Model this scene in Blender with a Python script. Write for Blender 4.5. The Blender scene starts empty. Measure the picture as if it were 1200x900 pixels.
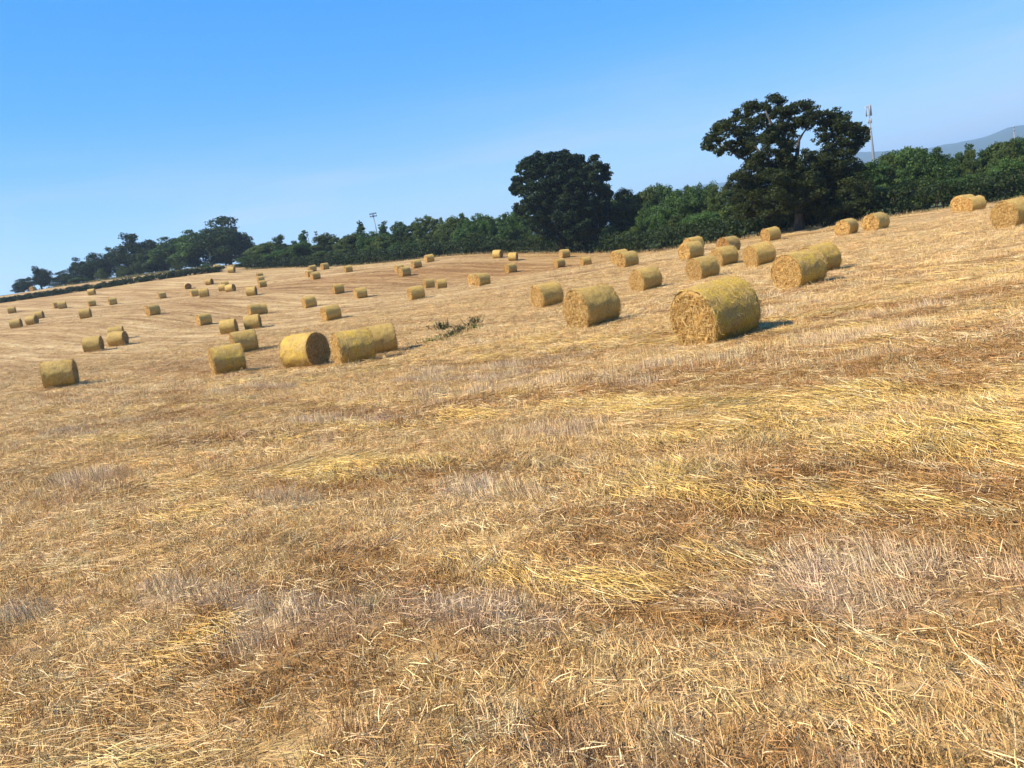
import bpy, math, random
import numpy as np
from mathutils import Matrix, Vector
random.seed(7)
RNG = np.random.default_rng(11)
scene = bpy.context.scene
COL = scene.collection

# ------------------------------------------------------------------ camera
FPX, CXP, CYP = 900.0, 600.0, 450.0            # the photograph's own pixels (1200 x 900)
ROLL, PITCH = math.radians(10.5), math.radians(9.8)
FWD = np.array([0, math.cos(PITCH), -math.sin(PITCH)])
_r0 = np.array([1.0, 0, 0]); _u0 = np.cross(_r0, FWD)
RGT = math.cos(ROLL) * _r0 - math.sin(ROLL) * _u0
UPV = math.sin(ROLL) * _r0 + math.cos(ROLL) * _u0
cam_data = bpy.data.cameras.new('camera')
cam_data.sensor_width = 36.0
cam_data.lens = 36.0 * FPX / 1200.0
cam_data.clip_start = 0.05
cam_data.clip_end = 40000.0
cam = bpy.data.objects.new('camera', cam_data)
COL.objects.link(cam)
m = Matrix.Identity(4)
for i in range(3):
    m[i][0], m[i][1], m[i][2] = RGT[i], UPV[i], -FWD[i]
cam.matrix_world = m
scene.camera = cam

# ------------------------------------------------------------------ sky, sun, exposure
SUN_EL = math.radians(46)
SUN_AZ = math.atan2(-0.95, -0.30)               # from +Y, clockwise: to the left, a little behind the camera
sun_dir = Vector((math.sin(SUN_AZ) * math.cos(SUN_EL), math.cos(SUN_AZ) * math.cos(SUN_EL), math.sin(SUN_EL)))
world = bpy.data.worlds.new('World'); scene.world = world; world.use_nodes = True
wn, wl = world.node_tree.nodes, world.node_tree.links
wn.clear()
w_out = wn.new('ShaderNodeOutputWorld'); w_bg = wn.new('ShaderNodeBackground')
w_sky = wn.new('ShaderNodeTexSky'); w_sky.sky_type = 'NISHITA'; w_sky.sun_disc = False
w_sky.sun_elevation = SUN_EL; w_sky.sun_rotation = SUN_AZ
w_sky.air_density = 0.8; w_sky.dust_density = 0.0; w_sky.ozone_density = 5.0
# the phone's colour grade of the whole sky: flatter, more saturated, a little towards azure
w_gm = wn.new('ShaderNodeGamma'); w_gm.inputs[1].default_value = 0.40
w_hs = wn.new('ShaderNodeHueSaturation'); w_hs.inputs['Saturation'].default_value = 2.35; w_hs.inputs['Hue'].default_value = 0.508
w_tn = wn.new('ShaderNodeMix'); w_tn.data_type = 'RGBA'; w_tn.blend_type = 'MULTIPLY'; w_tn.inputs[0].default_value = 1.0
w_tn.inputs[7].default_value = (1.30, 1.76, 1.95, 1)
wl.new(w_sky.outputs[0], w_gm.inputs[0]); wl.new(w_gm.outputs[0], w_hs.inputs['Color'])
wl.new(w_hs.outputs[0], w_tn.inputs[6])
# thin high cloud low in the sky, all round the horizon
w_tc = wn.new('ShaderNodeTexCoord'); w_mp = wn.new('ShaderNodeMapping'); w_mp.inputs['Scale'].default_value = (1.6, 1.6, 13.0); w_mp.inputs['Rotation'].default_value = (0.05, -0.03, 0); w_mp.inputs['Location'].default_value = (2.3, 0.4, 0.9)
w_no = wn.new('ShaderNodeTexNoise'); w_no.inputs['Scale'].default_value = 1.7; w_no.inputs['Detail'].default_value = 5.0
w_sx = wn.new('ShaderNodeSeparateXYZ'); w_lo = wn.new('ShaderNodeMapRange'); w_lo.interpolation_type = 'SMOOTHSTEP'
w_cr = wn.new('ShaderNodeMapRange'); w_cr.interpolation_type = 'SMOOTHSTEP'; w_ml = wn.new('ShaderNodeMath'); w_ml.operation = 'MULTIPLY'
for k_, v_ in ((1, 0.24), (2, 0.03), (3, 0.0), (4, 0.62)): w_lo.inputs[k_].default_value = v_
for k_, v_ in ((1, 0.42), (2, 0.72), (3, 0.40), (4, 1.0)): w_cr.inputs[k_].default_value = v_
w_cm = wn.new('ShaderNodeMix'); w_cm.data_type = 'RGBA'; w_cm.inputs[7].default_value = (2.85, 2.75, 3.4, 1)
wl.new(w_tc.outputs['Generated'], w_mp.inputs[0]); wl.new(w_mp.outputs[0], w_no.inputs['Vector']); wl.new(w_tc.outputs['Generated'], w_sx.inputs[0])
wl.new(w_sx.outputs[2], w_lo.inputs[0]); wl.new(w_no.outputs['Fac'], w_cr.inputs[0]); wl.new(w_lo.outputs[0], w_ml.inputs[0]); wl.new(w_cr.outputs[0], w_ml.inputs[1])
wl.new(w_ml.outputs[0], w_cm.inputs[0]); wl.new(w_tn.outputs[2], w_cm.inputs[6]); wl.new(w_cm.outputs[2], w_bg.inputs['Color'])
w_bg.inputs['Strength'].default_value = 0.15
wl.new(w_bg.outputs[0], w_out.inputs['Surface'])
sun_data = bpy.data.lights.new('sun', 'SUN')
sun_data.energy = 5.0; sun_data.angle = math.radians(0.53); sun_data.color = (1.0, 0.89, 0.72)
sun = bpy.data.objects.new('sun', sun_data); COL.objects.link(sun)
sun.rotation_euler = (-sun_dir).to_track_quat('-Z', 'Y').to_euler()
vs = scene.view_settings
vs.view_transform = 'Standard'; vs.look = 'None'; vs.gamma = 1.0; vs.use_curve_mapping = False
vs.exposure = 0.95
scene.render.engine = 'CYCLES'
scene.cycles.use_denoising = True
scene.cycles.max_bounces = 6
scene.cycles.diffuse_bounces = 4
scene.cycles.adaptive_threshold = 0.025
scene.cycles.use_fast_gi = False
scene.cycles.transparent_max_bounces = 4
scene.cycles.volume_bounces = 1

# ------------------------------------------------------------------ helpers
def ray(px, py):
    return FWD + RGT * (px - CXP) / FPX + UPV * (CYP - py) / FPX
def at_depth(px, py, d):
    return ray(px, py) * d
def at_y(px, py, y):
    r = ray(px, py); return r * (y / r[1])

def _h(ix, iy, seed):
    n = (ix.astype(np.int64) * 374761393 + iy.astype(np.int64) * 668265263 + seed * 1274126177) & 0xffffffff
    n = ((n ^ (n >> 13)) * 1274126177) & 0xffffffff
    return ((n ^ (n >> 16)) & 0xffffff) / float(0xffffff)
def vnoise(x, y, seed=0):
    x = np.asarray(x, float); y = np.asarray(y, float)
    ix, iy = np.floor(x), np.floor(y); fx, fy = x - ix, y - iy
    fx = fx * fx * (3 - 2 * fx); fy = fy * fy * (3 - 2 * fy)
    a = _h(ix, iy, seed); b = _h(ix + 1, iy, seed); c = _h(ix, iy + 1, seed); d = _h(ix + 1, iy + 1, seed)
    return (a * (1 - fx) + b * fx) * (1 - fy) + (c * (1 - fx) + d * fx) * fy
def fbm(x, y, seed=0, o=4):
    s, a, t = 0, 0.5, 0
    for k in range(o):
        s = s + a * vnoise(x * 2 ** k, y * 2 ** k, seed + k * 17); t += a; a *= 0.5
    return s / t            # 0..1, mean about 0.5
def sstep(a, b, x):
    t = np.clip((x - a) / (b - a), 0, 1); return t * t * (3 - 2 * t)

def mk_mesh(name, verts, faces, smooth=False, attrs=None):
    me = bpy.data.meshes.new(name)
    verts = np.asarray(verts, np.float32); faces = np.asarray(faces, np.int32)
    k = faces.shape[1]; nf = len(faces)
    me.vertices.add(len(verts)); me.vertices.foreach_set('co', verts.ravel())
    me.loops.add(nf * k); me.loops.foreach_set('vertex_index', faces.ravel())
    me.polygons.add(nf)
    me.polygons.foreach_set('loop_start', np.arange(0, nf * k, k, dtype=np.int32))
    me.polygons.foreach_set('loop_total', np.full(nf, k, np.int32))
    if smooth: me.polygons.foreach_set('use_smooth', np.ones(nf, bool))
    if attrs:
        for nm, (tp, data) in attrs.items():
            a = me.attributes.new(nm, tp, 'POINT')
            key = {'FLOAT': 'value', 'FLOAT_VECTOR': 'vector', 'FLOAT_COLOR': 'color', 'INT': 'value'}[tp]
            a.data.foreach_set(key, np.ascontiguousarray(data).ravel())
    me.update(calc_edges=True); me.validate()
    return me
def ob(name, data, mat=None, parent=None, loc=None):
    o = bpy.data.objects.new(name, data); COL.objects.link(o)
    if mat is not None and data is not None and len(data.materials) == 0: data.materials.append(mat)
    if parent is not None: o.parent = parent
    if loc is not None: o.location = loc
    return o
def tag(o, label=None, cat=None, group=None, kind=None):
    if label: o['label'] = label
    if cat: o['category'] = cat
    if group: o['group'] = group
    if kind: o['kind'] = kind
    return o

class MB:
    """collects vertices and quads for one mesh"""
    def __init__(s): s.v, s.f = [], []
    def tube(s, pts, rad, n=8, wob=0.0):
        pts = [Vector(p) for p in pts]; b = len(s.v); ref = Vector((0.31, 0.17, 0.93))
        for i, p in enumerate(pts):
            d = (pts[min(i + 1, len(pts) - 1)] - pts[max(i - 1, 0)]).normalized()
            a = d.cross(ref if abs(d.dot(ref)) < 0.95 else Vector((1, 0, 0))).normalized(); c = d.cross(a)
            for k in range(n):
                t = 2 * math.pi * k / n; r = rad[i] * (1 + wob * random.uniform(-1, 1))
                s.v.append(p + a * (math.cos(t) * r) + c * (math.sin(t) * r))
        for i in range(len(pts) - 1):
            for k in range(n):
                s.f.append((b + i * n + k, b + i * n + (k + 1) % n, b + (i + 1) * n + (k + 1) % n, b + (i + 1) * n + k))
        e = b + (len(pts) - 1) * n                      # flat caps made of quads
        for st in (b, e):
            for k in range(1, n - 2, 2):
                s.f.append((st, st + k, st + k + 1, st + min(k + 2, n - 1)))
        return s
    def box(s, c, sz, rot=None):
        b = len(s.v)
        for dx in (-1, 1):
            for dy in (-1, 1):
                for dz in (-1, 1):
                    q = Vector((dx * sz[0] / 2, dy * sz[1] / 2, dz * sz[2] / 2))
                    if rot: q = rot @ q
                    s.v.append(Vector(c) + q)
        for q in ((0, 1, 3, 2), (4, 6, 7, 5), (0, 4, 5, 1), (2, 3, 7, 6), (0, 2, 6, 4), (1, 5, 7, 3)):
            s.f.append(tuple(b + i for i in q))
        return s
    def mesh(s, name, smooth=False):
        return mk_mesh(name, np.array([tuple(v) for v in s.v]), np.array(s.f), smooth)

# ------------------------------------------------------------------ bales measured in the photograph
# centre x, centre y, height in photo pixels; visible end (L/R) and its angle to the viewer; tint; label
BALES = [
 (837, 366, 74, 'L', 46, 1, 'largest and nearest round straw bale with yellow-green top and tangled left end'),
 (692, 358, 49, 'L', 53, 0, 'second largest straw bale, left of the nearest one, orange straw end facing left'),
 (934, 314, 44, 'L', 42, 1, 'big yellowish bale right of the nearest one, touching another bale behind its right end'),
 (957, 304, 37, 'L', 46, 1, 'bale mostly hidden behind the big yellowish bale, only its right end showing'),
 (357.5, 410, 42, 'R', 48, 1, 'bale whose dark shaded right end faces the camera, at the left crest'),
 (413, 406, 42, 'L', 76, 1, 'bale just right of the dark-ended one, front of a touching pair'),
 (444, 398, 37, 'L', 84, 0, 'bale at the right end of the touching pair, partly hidden by its neighbour'),
 (266, 421, 36, 'L', 83, 1, 'large side-on bale left of the dark-ended bale, standing in pale stubble'),
 (286, 400, 27, 'L', 80, 0, 'bale right behind the large side-on bale at the left crest'),
 (70, 437.5, 34, 'R', 80, 0, 'lone large bale at the far left edge, lowest in the photo'),
 (109, 403, 19, 'R', 74, 0, 'left of two bales standing above the lone far-left bale'),
 (138, 396.5, 18, 'R', 66, 0, 'right front bale of the pair above the lone far-left bale, dark right end'),
 (136, 390, 16, 'R', 80, 3, 'bale showing only its pale top behind the front bale of the left pair'),
 (268, 382.5, 18, 'R', 76, 0, 'bale standing left of another just above the left-crest bales'),
 (296, 377, 18, 'R', 80, 0, 'bale just above and right of the bales at the left crest'),
 (298, 363, 13.5, 'L', 72, 0, 'left front bale of an overlapping pair above the left-crest bales'),
 (306, 362, 13, 'L', 85, 0, 'right bale of an overlapping pair, mostly hidden by its left neighbour'),
 (239, 374, 14.5, 'L', 70, 0, 'single bale left of the bales stacked up the view above the left crest'),
 (179, 363, 13, 'L', 66, 0, 'single bale on the bare middle of the left slope, casting a shadow right'),
 (388, 366, 19, 'L', 69, 0, 'single bale above the dark-ended bale, pale left end visible'),
 (362.5, 353.5, 14, 'L', 73, 0, 'single bale above and left of the one over the dark-ended bale'),
 (396, 338, 12, 'L', 72, 0, 'left bale of two casting long shadows left of the middle of the field'),
 (422.5, 343, 13, 'L', 76, 0, 'right bale of two casting long shadows left of the middle of the field'),
 (487.5, 343, 17, 'L', 72, 0, 'front bale of the trio below the hedge, nearest to the green weeds'),
 (502, 332, 11.5, 'L', 72, 0, 'left bale of two close together just above the trio front bale'),
 (517, 332.5, 11.5, 'L', 80, 0, 'right bale of two close together just above the trio front bale'),
 (564, 327.5, 15.5, 'L', 58, 0, 'front bale of an overlapping pair in the middle of the field'),
 (556.5, 327, 14, 'L', 62, 3, 'bale peeping out left behind the front bale of the middle pair'),
 (598, 314, 11.5, 'L', 60, 0, 'bale in the brown patch below the two bales left of the round tree'),
 (582.5, 297.5, 10, 'R', 62, 0, 'left bale of two on the crest left of the round tree'),
 (600.5, 300.5, 10, 'R', 74, 0, 'right bale of two on the crest left of the round tree'),
 (661, 297, 10.5, 'L', 64, 0, 'bale right at the hedge under the round dark tree'),
 (655, 308, 11, 'L', 60, 0, 'bale just below the one at the hedge under the round tree'),
 (686, 306, 11, 'L', 66, 3, 'pale half-sunken bale right of the two under the round tree'),
 (734.5, 304, 19.5, 'L', 55, 0, 'front bale of an overlapping pair right of the round tree'),
 (726, 300.5, 17, 'L', 57, 0, 'bale hidden behind the front bale of the pair right of the round tree'),
 (640.5, 345.5, 29, 'L', 59, 0, 'smooth tan bale left of the second largest bale'),
 (756, 327, 28, 'L', 52, 0, 'bale on its own between the second largest bale and the cluster at right'),
 (822.5, 314, 28, 'L', 50, 0, 'lowest front bale of the cluster left of the spreading oak'),
 (809, 293.5, 22, 'L', 50, 0, 'left bale of the cluster near the oak, with another behind its top'),
 (812, 286, 18, 'L', 52, 0, 'bale showing its top behind the left bale of the cluster'),
 (847.5, 300, 24, 'L', 52, 0, 'middle bale of the cluster, between the lowest one and the browner one'),
 (852.5, 286.5, 20, 'L', 44, 2, 'browner bale at the back of the cluster against the hedge'),
 (889, 298, 27, 'L', 52, 0, 'right bale of the cluster, just left of the big yellowish bale'),
 (902.5, 274.5, 17, 'L', 50, 0, 'bale at the hedge just left of the oak trunk'),
 (991, 266, 20, 'L', 30, 0, 'left bale of two right of the oak trunk, end nearly facing the camera'),
 (1025, 260, 22, 'L', 32, 0, 'right bale of two right of the oak trunk, end facing the camera'),
 (1128, 238, 20, 'L', 40, 0, 'front bale of two touching below the hedge at far right'),
 (1140, 239.5, 17, 'L', 50, 3, 'pale bale end sticking out behind the front one below the right hedge'),
 (1186, 249, 34, 'L', 36, 0, 'large bale cut off by the right edge of the photo'),
 (503, 302.5, 9.5, 'L', 70, 0, 'rightmost bale of the row rising to the hedge left of the middle'),
 (488, 309, 10, 'L', 68, 0, 'middle bale of the row rising to the hedge left of the middle'),
 (474, 318, 11.5, 'L', 62, 0, 'front lowest bale of the row rising to the hedge left of the middle'),
 (468, 314.5, 9.5, 'L', 66, 3, 'bale hidden behind the lowest of the row rising to the hedge'),
 (408, 315, 8.5, 'L', 72, 0, 'single bale close under the hedge, between the foursome and the rising row'),
 (380.5, 312, 8, 'L', 60, 0, 'bale against the hedge, topmost right of the foursome'),
 (366, 314.5, 8, 'L', 70, 0, 'upper left bale of the foursome under the hedge'),
 (363, 320.5, 8, 'L', 66, 3, 'small bale half hidden at the left of the foursome under the hedge'),
 (369.5, 323, 9.5, 'L', 68, 0, 'front lowest bale of the foursome under the hedge'),
 (304.5, 322.5, 6.5, 'L', 74, 2, 'topmost of three bales lined up away from the camera on the left slope'),
 (305.5, 327, 7.5, 'L', 74, 3, 'middle one of three bales lined up away from the camera on the left slope'),
 (307.5, 332.5, 8.5, 'L', 76, 0, 'nearest of three bales lined up away from the camera on the left slope'),
 (294.5, 341, 11, 'R', 74, 0, 'single bale with long shadow below the three lined-up bales'),
 (271, 316, 7.5, 'R', 70, 0, 'highest bale, beside the hedge below the large left-hand tree'),
 (254, 313, 6.5, 'L', 78, 3, 'pale bale glimpsed beyond the left hedge under the large tree'),
 (245, 330, 7.5, 'R', 60, 2, 'small dark bale with a shadow, above the pair on the left slope'),
 (220, 335, 7.5, 'R', 8, 2, 'round brown bale seen end on, left slope'),
 (228, 343, 9, 'L', 78, 0, 'left bale of the pair below the round brown end-on bale'),
 (239, 343, 10.5, 'R', 84, 0, 'right bale of the pair below the round brown end-on bale'),
 (261, 337, 8.5, 'R', 74, 0, 'left bale of the tight cluster of three on the left slope'),
 (264, 333, 7.5, 'L', 80, 3, 'rear bale of the tight cluster of three on the left slope'),
 (270, 337.5, 9.5, 'R', 60, 0, 'right bale of the tight cluster of three on the left slope'),
 (190, 346, 8, 'L', 76, 0, 'single small bale left of the pair below the end-on bale'),
 (107.5, 342, 7.5, 'R', 74, 0, 'bale close under the left hedge, highest of those at far left'),
 (107.5, 355, 8, 'L', 78, 0, 'bale directly below the one under the left hedge'),
 (132, 353, 8.5, 'L', 80, 0, 'bale right of two under the left hedge, evenly spaced'),
 (73, 357.5, 8.5, 'R', 82, 0, 'dark-edged front bale of a touching pair at far left'),
 (67, 357, 8, 'L', 80, 3, 'pale bale tucked behind the dark-edged one at far left'),
 (100, 367, 12, 'R', 80, 0, 'single mid-sized bale below the touching pair at far left'),
 (14, 363, 8, 'R', 82, 0, 'small bale nearest to the left edge, above its neighbours'),
 (46, 369, 9, 'R', 72, 0, 'upper right bale of three in a slanting row at the left edge'),
 (37.5, 375, 11, 'R', 64, 0, 'middle bale of three in a slanting row at the left edge'),
 (19, 379, 11.5, 'R', 76, 0, 'lowest left bale of three in a slanting row at the left edge'),
 (38, 336.5, 5.5, 'L', 40, 3, 'pinkish bale beyond the left hedge, in front of the leftmost tree'),
]
BD = 1.28                                        # bale diameter

# ------------------------------------------------------------------ terrain height from those measurements (thin-plate spline)
_pts, _w = [], []
_up = np.array([-math.sin(ROLL), math.cos(ROLL)])   # a bale's foot lies right of and below its centre in the tilted picture
for x, y, s, *_ in BALES:
    _pts.append(at_depth(x - s / 2 * _up[0], y + s / 2 * _up[1], FPX * BD / s)); _w.append(max(s / 14.0, 0.4))
HEDGE_L = [(-120, 371, 190), (-60, 363, 186), (0, 355.5, 180), (60, 347, 176), (130, 336.5, 173), (200, 326, 172), (262, 317.5, 172)]
HEDGE_M = [(285, 314.5, 176), (330, 313, 172), (400, 312, 160), (450, 308, 148), (510, 301, 138), (560, 297, 130), (620, 297, 124), (700, 296, 116),
           (760, 294, 104), (800, 290, 92), (850, 283, 83), (900, 276, 77), (945, 268.5, 73)]
HEDGE_R = [(955, 266, 73), (990, 257.5, 69), (1060, 249, 66), (1120, 243, 66), (1160, 239, 66), (1200, 233, 66), (1300, 216, 66), (1400, 197, 66)]
for H in (HEDGE_L, HEDGE_M, HEDGE_R):
    for x, y, d in H: _pts.append(at_depth(x, y, d)); _w.append(1.0)
for x, y, d in ((10, 346, 240), (60, 338, 238), (110, 330, 238), (160, 323, 236), (210, 317, 232), (-80, 358, 245), (280, 309, 225)):
    _pts.append(at_depth(x, y, d)); _w.append(1.0)
for x in (-7, 0, 7):
    for y in (-8, -3, 0, 4, 8):
        _pts.append(np.array([x, y, -1.6 - 0.035 * max(y, 0) - 0.004 * max(y, 0) * 0.5])); _w.append(3.0)
for x, y, z in ((-45, 10, -1.0), (45, 5, -2.4), (0, -60, -1), (90, 60, -4.2), (60, 20, -2.9), (-120, 60, 1.0), (140, 120, -5), (60, 160, -4.8), (0, 220, 1), (-160, 150, 9), (-60, -40, 0), (60, -40, -2)):
    _pts.append(np.array([x, y, float(z)])); _w.append(0.5)
_pts = np.array(_pts); _w = np.array(_w)
_P = _pts[:, :2] / 100.0
def _U(r2): return 0.5 * r2 * np.log(r2 + 1e-9)
_n = len(_P)
_K = _U(((_P[:, None] - _P[None]) ** 2).sum(-1)) + np.diag(0.012 / _w ** 2)
_T = np.c_[np.ones(_n), _P]
_A = np.block([[_K, _T], [_T.T, np.zeros((3, 3))]])
_sol = np.linalg.solve(_A, np.r_[_pts[:, 2], 0, 0, 0])
def base_h(x, y):
    sh = np.shape(x); q = np.c_[np.ravel(x), np.ravel(y)] / 100.0
    out = np.empty(len(q))
    for a in range(0, len(q), 20000):
        qq = q[a:a + 20000]
        out[a:a + 20000] = _U(((qq[:, None] - _P[None]) ** 2).sum(-1)) @ _sol[:_n] + np.c_[np.ones(len(qq)), qq] @ _sol[_n:]
    return out.reshape(sh)
def height(x, y):
    x = np.asarray(x, float); y = np.asarray(y, float)
    xc = np.clip(x, -190, 170); yc = np.clip(y, -60, 270)
    z = base_h(xc, yc)
    away = np.hypot(x - xc, y - yc)
    z = z + (-6 - z) * sstep(0, 500, away)
    r = np.hypot(x, y)
    near = 1 - sstep(60, 200, r)
    u_, v_ = x * 0.762 - y * 0.647, y * 0.762 + x * 0.647                        # matted straw lies in low ridges along the rows
    close = 1 - sstep(18, 45, r)
    z = z + near * (0.05 * (fbm(x * 0.9, y * 1.3, 3, 3) - 0.5) + 0.16 * (fbm(x * 0.16, y * 0.35, 5, 2) - 0.5)) + close * 0.19 * (fbm(u_ * 0.55, v_ * 1.7, 13, 3) - 0.5)
    return z
def ground_pt(px, py, dmax=300.0):
    r = ray(px, py); ds = np.linspace(1.5, dmax, 6000)
    P = r[None] * ds[:, None]
    below = P[:, 2] < height(P[:, 0], P[:, 1])
    k = int(np.argmax(below)) if below.any() else None
    return None if k is None else P[k]

# ------------------------------------------------------------------ materials
def nodes(name):
    mt = bpy.data.materials.new(name); mt.use_nodes = True
    nt = mt.node_tree; nt.nodes.clear()
    return mt, nt.nodes, nt.links
def ramp(n, stops):
    r = n.new('ShaderNodeValToRGB'); e = r.color_ramp.elements
    while len(e) < len(stops): e.new(0.5)
    for el, (p, c) in zip(e, stops): el.position = p; el.color = (*c, 1)
    return r
def mathn(n, l, op, a, b=None, clamp=False):
    q = n.new('ShaderNodeMath'); q.operation = op; q.use_clamp = clamp
    for i, v in enumerate((a, b)):
        if v is None: continue
        if isinstance(v, (int, float)): q.inputs[i].default_value = v
        else: l.new(v, q.inputs[i])
    return q.outputs[0]
def mixc(n, l, fac, a, b, mode='MIX'):
    q = n.new('ShaderNodeMix'); q.data_type = 'RGBA'; q.blend_type = mode
    for i, v in ((0, fac), (6, a), (7, b)):
        if isinstance(v, (int, float)): q.inputs[i].default_value = v
        elif isinstance(v, tuple): q.inputs[i].default_value = (*v, 1)
        else: l.new(v, q.inputs[i])
    return q.outputs[2]
def finish(n, l, colour, rough=0.7, spec=0.2, transl=0.0, bump=None, bump_s=0.3, bump_d=0.02, transl_tint=None):
    out = n.new('ShaderNodeOutputMaterial'); p = n.new('ShaderNodeBsdfPrincipled')
    if isinstance(colour, tuple): p.inputs['Base Color'].default_value = (*colour, 1)
    else: l.new(colour, p.inputs['Base Color'])
    p.inputs['Roughness'].default_value = rough
    p.inputs['Specular IOR Level'].default_value = spec
    if bump is not None:
        b = n.new('ShaderNodeBump'); b.inputs['Strength'].default_value = bump_s; b.inputs['Distance'].default_value = bump_d
        l.new(bump, b.inputs['Height']); l.new(b.outputs[0], p.inputs['Normal'])
    sh = p.outputs[0]
    if transl > 0:
        t = n.new('ShaderNodeBsdfTranslucent')
        if isinstance(colour, tuple): t.inputs['Color'].default_value = (*colour, 1)
        elif transl_tint: l.new(mixc(n, l, 1.0, colour, transl_tint, 'MULTIPLY'), t.inputs['Color'])
        else: l.new(colour, t.inputs['Color'])
        x = n.new('ShaderNodeMixShader'); x.inputs[0].default_value = transl
        l.new(sh, x.inputs[1]); l.new(t.outputs[0], x.inputs[2]); sh = x.outputs[0]
    l.new(sh, out.inputs['Surface'])
def noise(n, l, vec, scale, detail=4, rough=0.55, dist=0.0):
    q = n.new('ShaderNodeTexNoise'); q.inputs['Scale'].default_value = scale; q.inputs['Detail'].default_value = detail
    q.inputs['Roughness'].default_value = rough; q.inputs['Distortion'].default_value = dist
    if vec is not None: l.new(vec, q.inputs['Vector'])
    return q.outputs['Fac']
def mapping(n, l, vec, scale, rot=(0, 0, 0), loc=(0, 0, 0)):
    q = n.new('ShaderNodeMapping'); q.inputs['Scale'].default_value = scale; q.inputs['Rotation'].default_value = rot; q.inputs['Location'].default_value = loc
    l.new(vec, q.inputs['Vector']); return q.outputs[0]
def attr(n, name, kind='GEOMETRY'):
    a = n.new('ShaderNodeAttribute'); a.attribute_name = name; a.attribute_type = kind; return a

def mat_plain(name, colour, rough=0.6, spec=0.3, var=0.15, scale=3.0, metal=0.0):
    mt, n, l = nodes(name)
    tc = n.new('ShaderNodeTexCoord')
    f = noise(n, l, tc.outputs['Object'], scale, 5)
    c = mixc(n, l, f, tuple(v * (1 - var) for v in colour), tuple(min(1, v * (1 + var)) for v in colour))
    finish(n, l, c, rough, spec, bump=f, bump_s=0.2)
    return mt

def mat_field():
    mt, n, l = nodes('stubble_ground')
    geo = n.new('ShaderNodeNewGeometry'); pos = geo.outputs['Position']
    a = attr(n, 'fieldmap')                        # r straw cover, g brown, b grey, computed from the same maps that place the straw
    sep = n.new('ShaderNodeSeparateColor'); l.new(a.outputs['Color'], sep.inputs[0])
    rowp = attr(n, 'rowpos').outputs['Vector']     # coordinates bent along the drill rows
    fine = noise(n, l, mapping(n, l, rowp, (1.2, 7.0, 1)), 1.0, 8, 0.72)
    med = noise(n, l, mapping(n, l, rowp, (0.10, 1.1, 1)), 1.0, 6, 0.62, 0.4)
    rows = noise(n, l, mapping(n, l, rowp, (0.02, 0.36, 1)), 1.0, 5, 0.6, 0.3)
    big = noise(n, l, mapping(n, l, rowp, (0.014, 0.03, 1)), 1.0, 4, 0.6)
    v = mathn(n, l, 'ADD', mathn(n, l, 'MULTIPLY', fine, 0.50), mathn(n, l, 'ADD', mathn(n, l, 'MULTIPLY', med, 0.50), mathn(n, l, 'MULTIPLY', rows, 0.35)))
    v = mathn(n, l, 'SUBTRACT', v, 0.175)
    r = ramp(n, [(0.34, (0.13, 0.066, 0.022)), (0.44, (0.265, 0.157, 0.061)), (0.52, (0.39, 0.260, 0.112)), (0.62, (0.55, 0.400, 0.202))])
    l.new(v, r.inputs[0])
    br = mathn(n, l, 'MULTIPLY', sep.outputs[1], 0.75)
    c = mixc(n, l, br, r.outputs[0], mixc(n, l, 1.0, r.outputs[0], (0.74, 0.60, 0.47), 'MULTIPLY'))
    c = mixc(n, l, mathn(n, l, 'MULTIPLY', sep.outputs[2], 0.5), c, (0.36, 0.28, 0.18))
    gr = attr(n, 'green').outputs['Fac']
    c = mixc(n, l, gr, c, mixc(n, l, fine, (0.035, 0.055, 0.018), (0.13, 0.14, 0.05)))
    finish(n, l, c, 0.85, 0.1, bump=mathn(n, l, 'ADD', fine, mathn(n, l, 'MULTIPLY', med, 1.5)), bump_s=0.55, bump_d=0.12)
    return mt

def mat_straw():
    mt, n, l = nodes('straw')
    tc = attr(n, 'tcol', 'INSTANCER').outputs['Color']
    b = attr(n, 'blade').outputs['Fac']
    sh = n.new('ShaderNodeMapRange'); sh.inputs[3].default_value = 0.34; sh.inputs[4].default_value = 1.75
    l.new(b, sh.inputs[0])
    vc = n.new('ShaderNodeCombineColor')
    for i in range(3): l.new(sh.outputs[0], vc.inputs[i])
    c = mixc(n, l, 1.0, tc, vc.outputs[0], 'MULTIPLY')
    finish(n, l, c, 0.5, 0.22, transl=0.08)
    return mt

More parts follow.
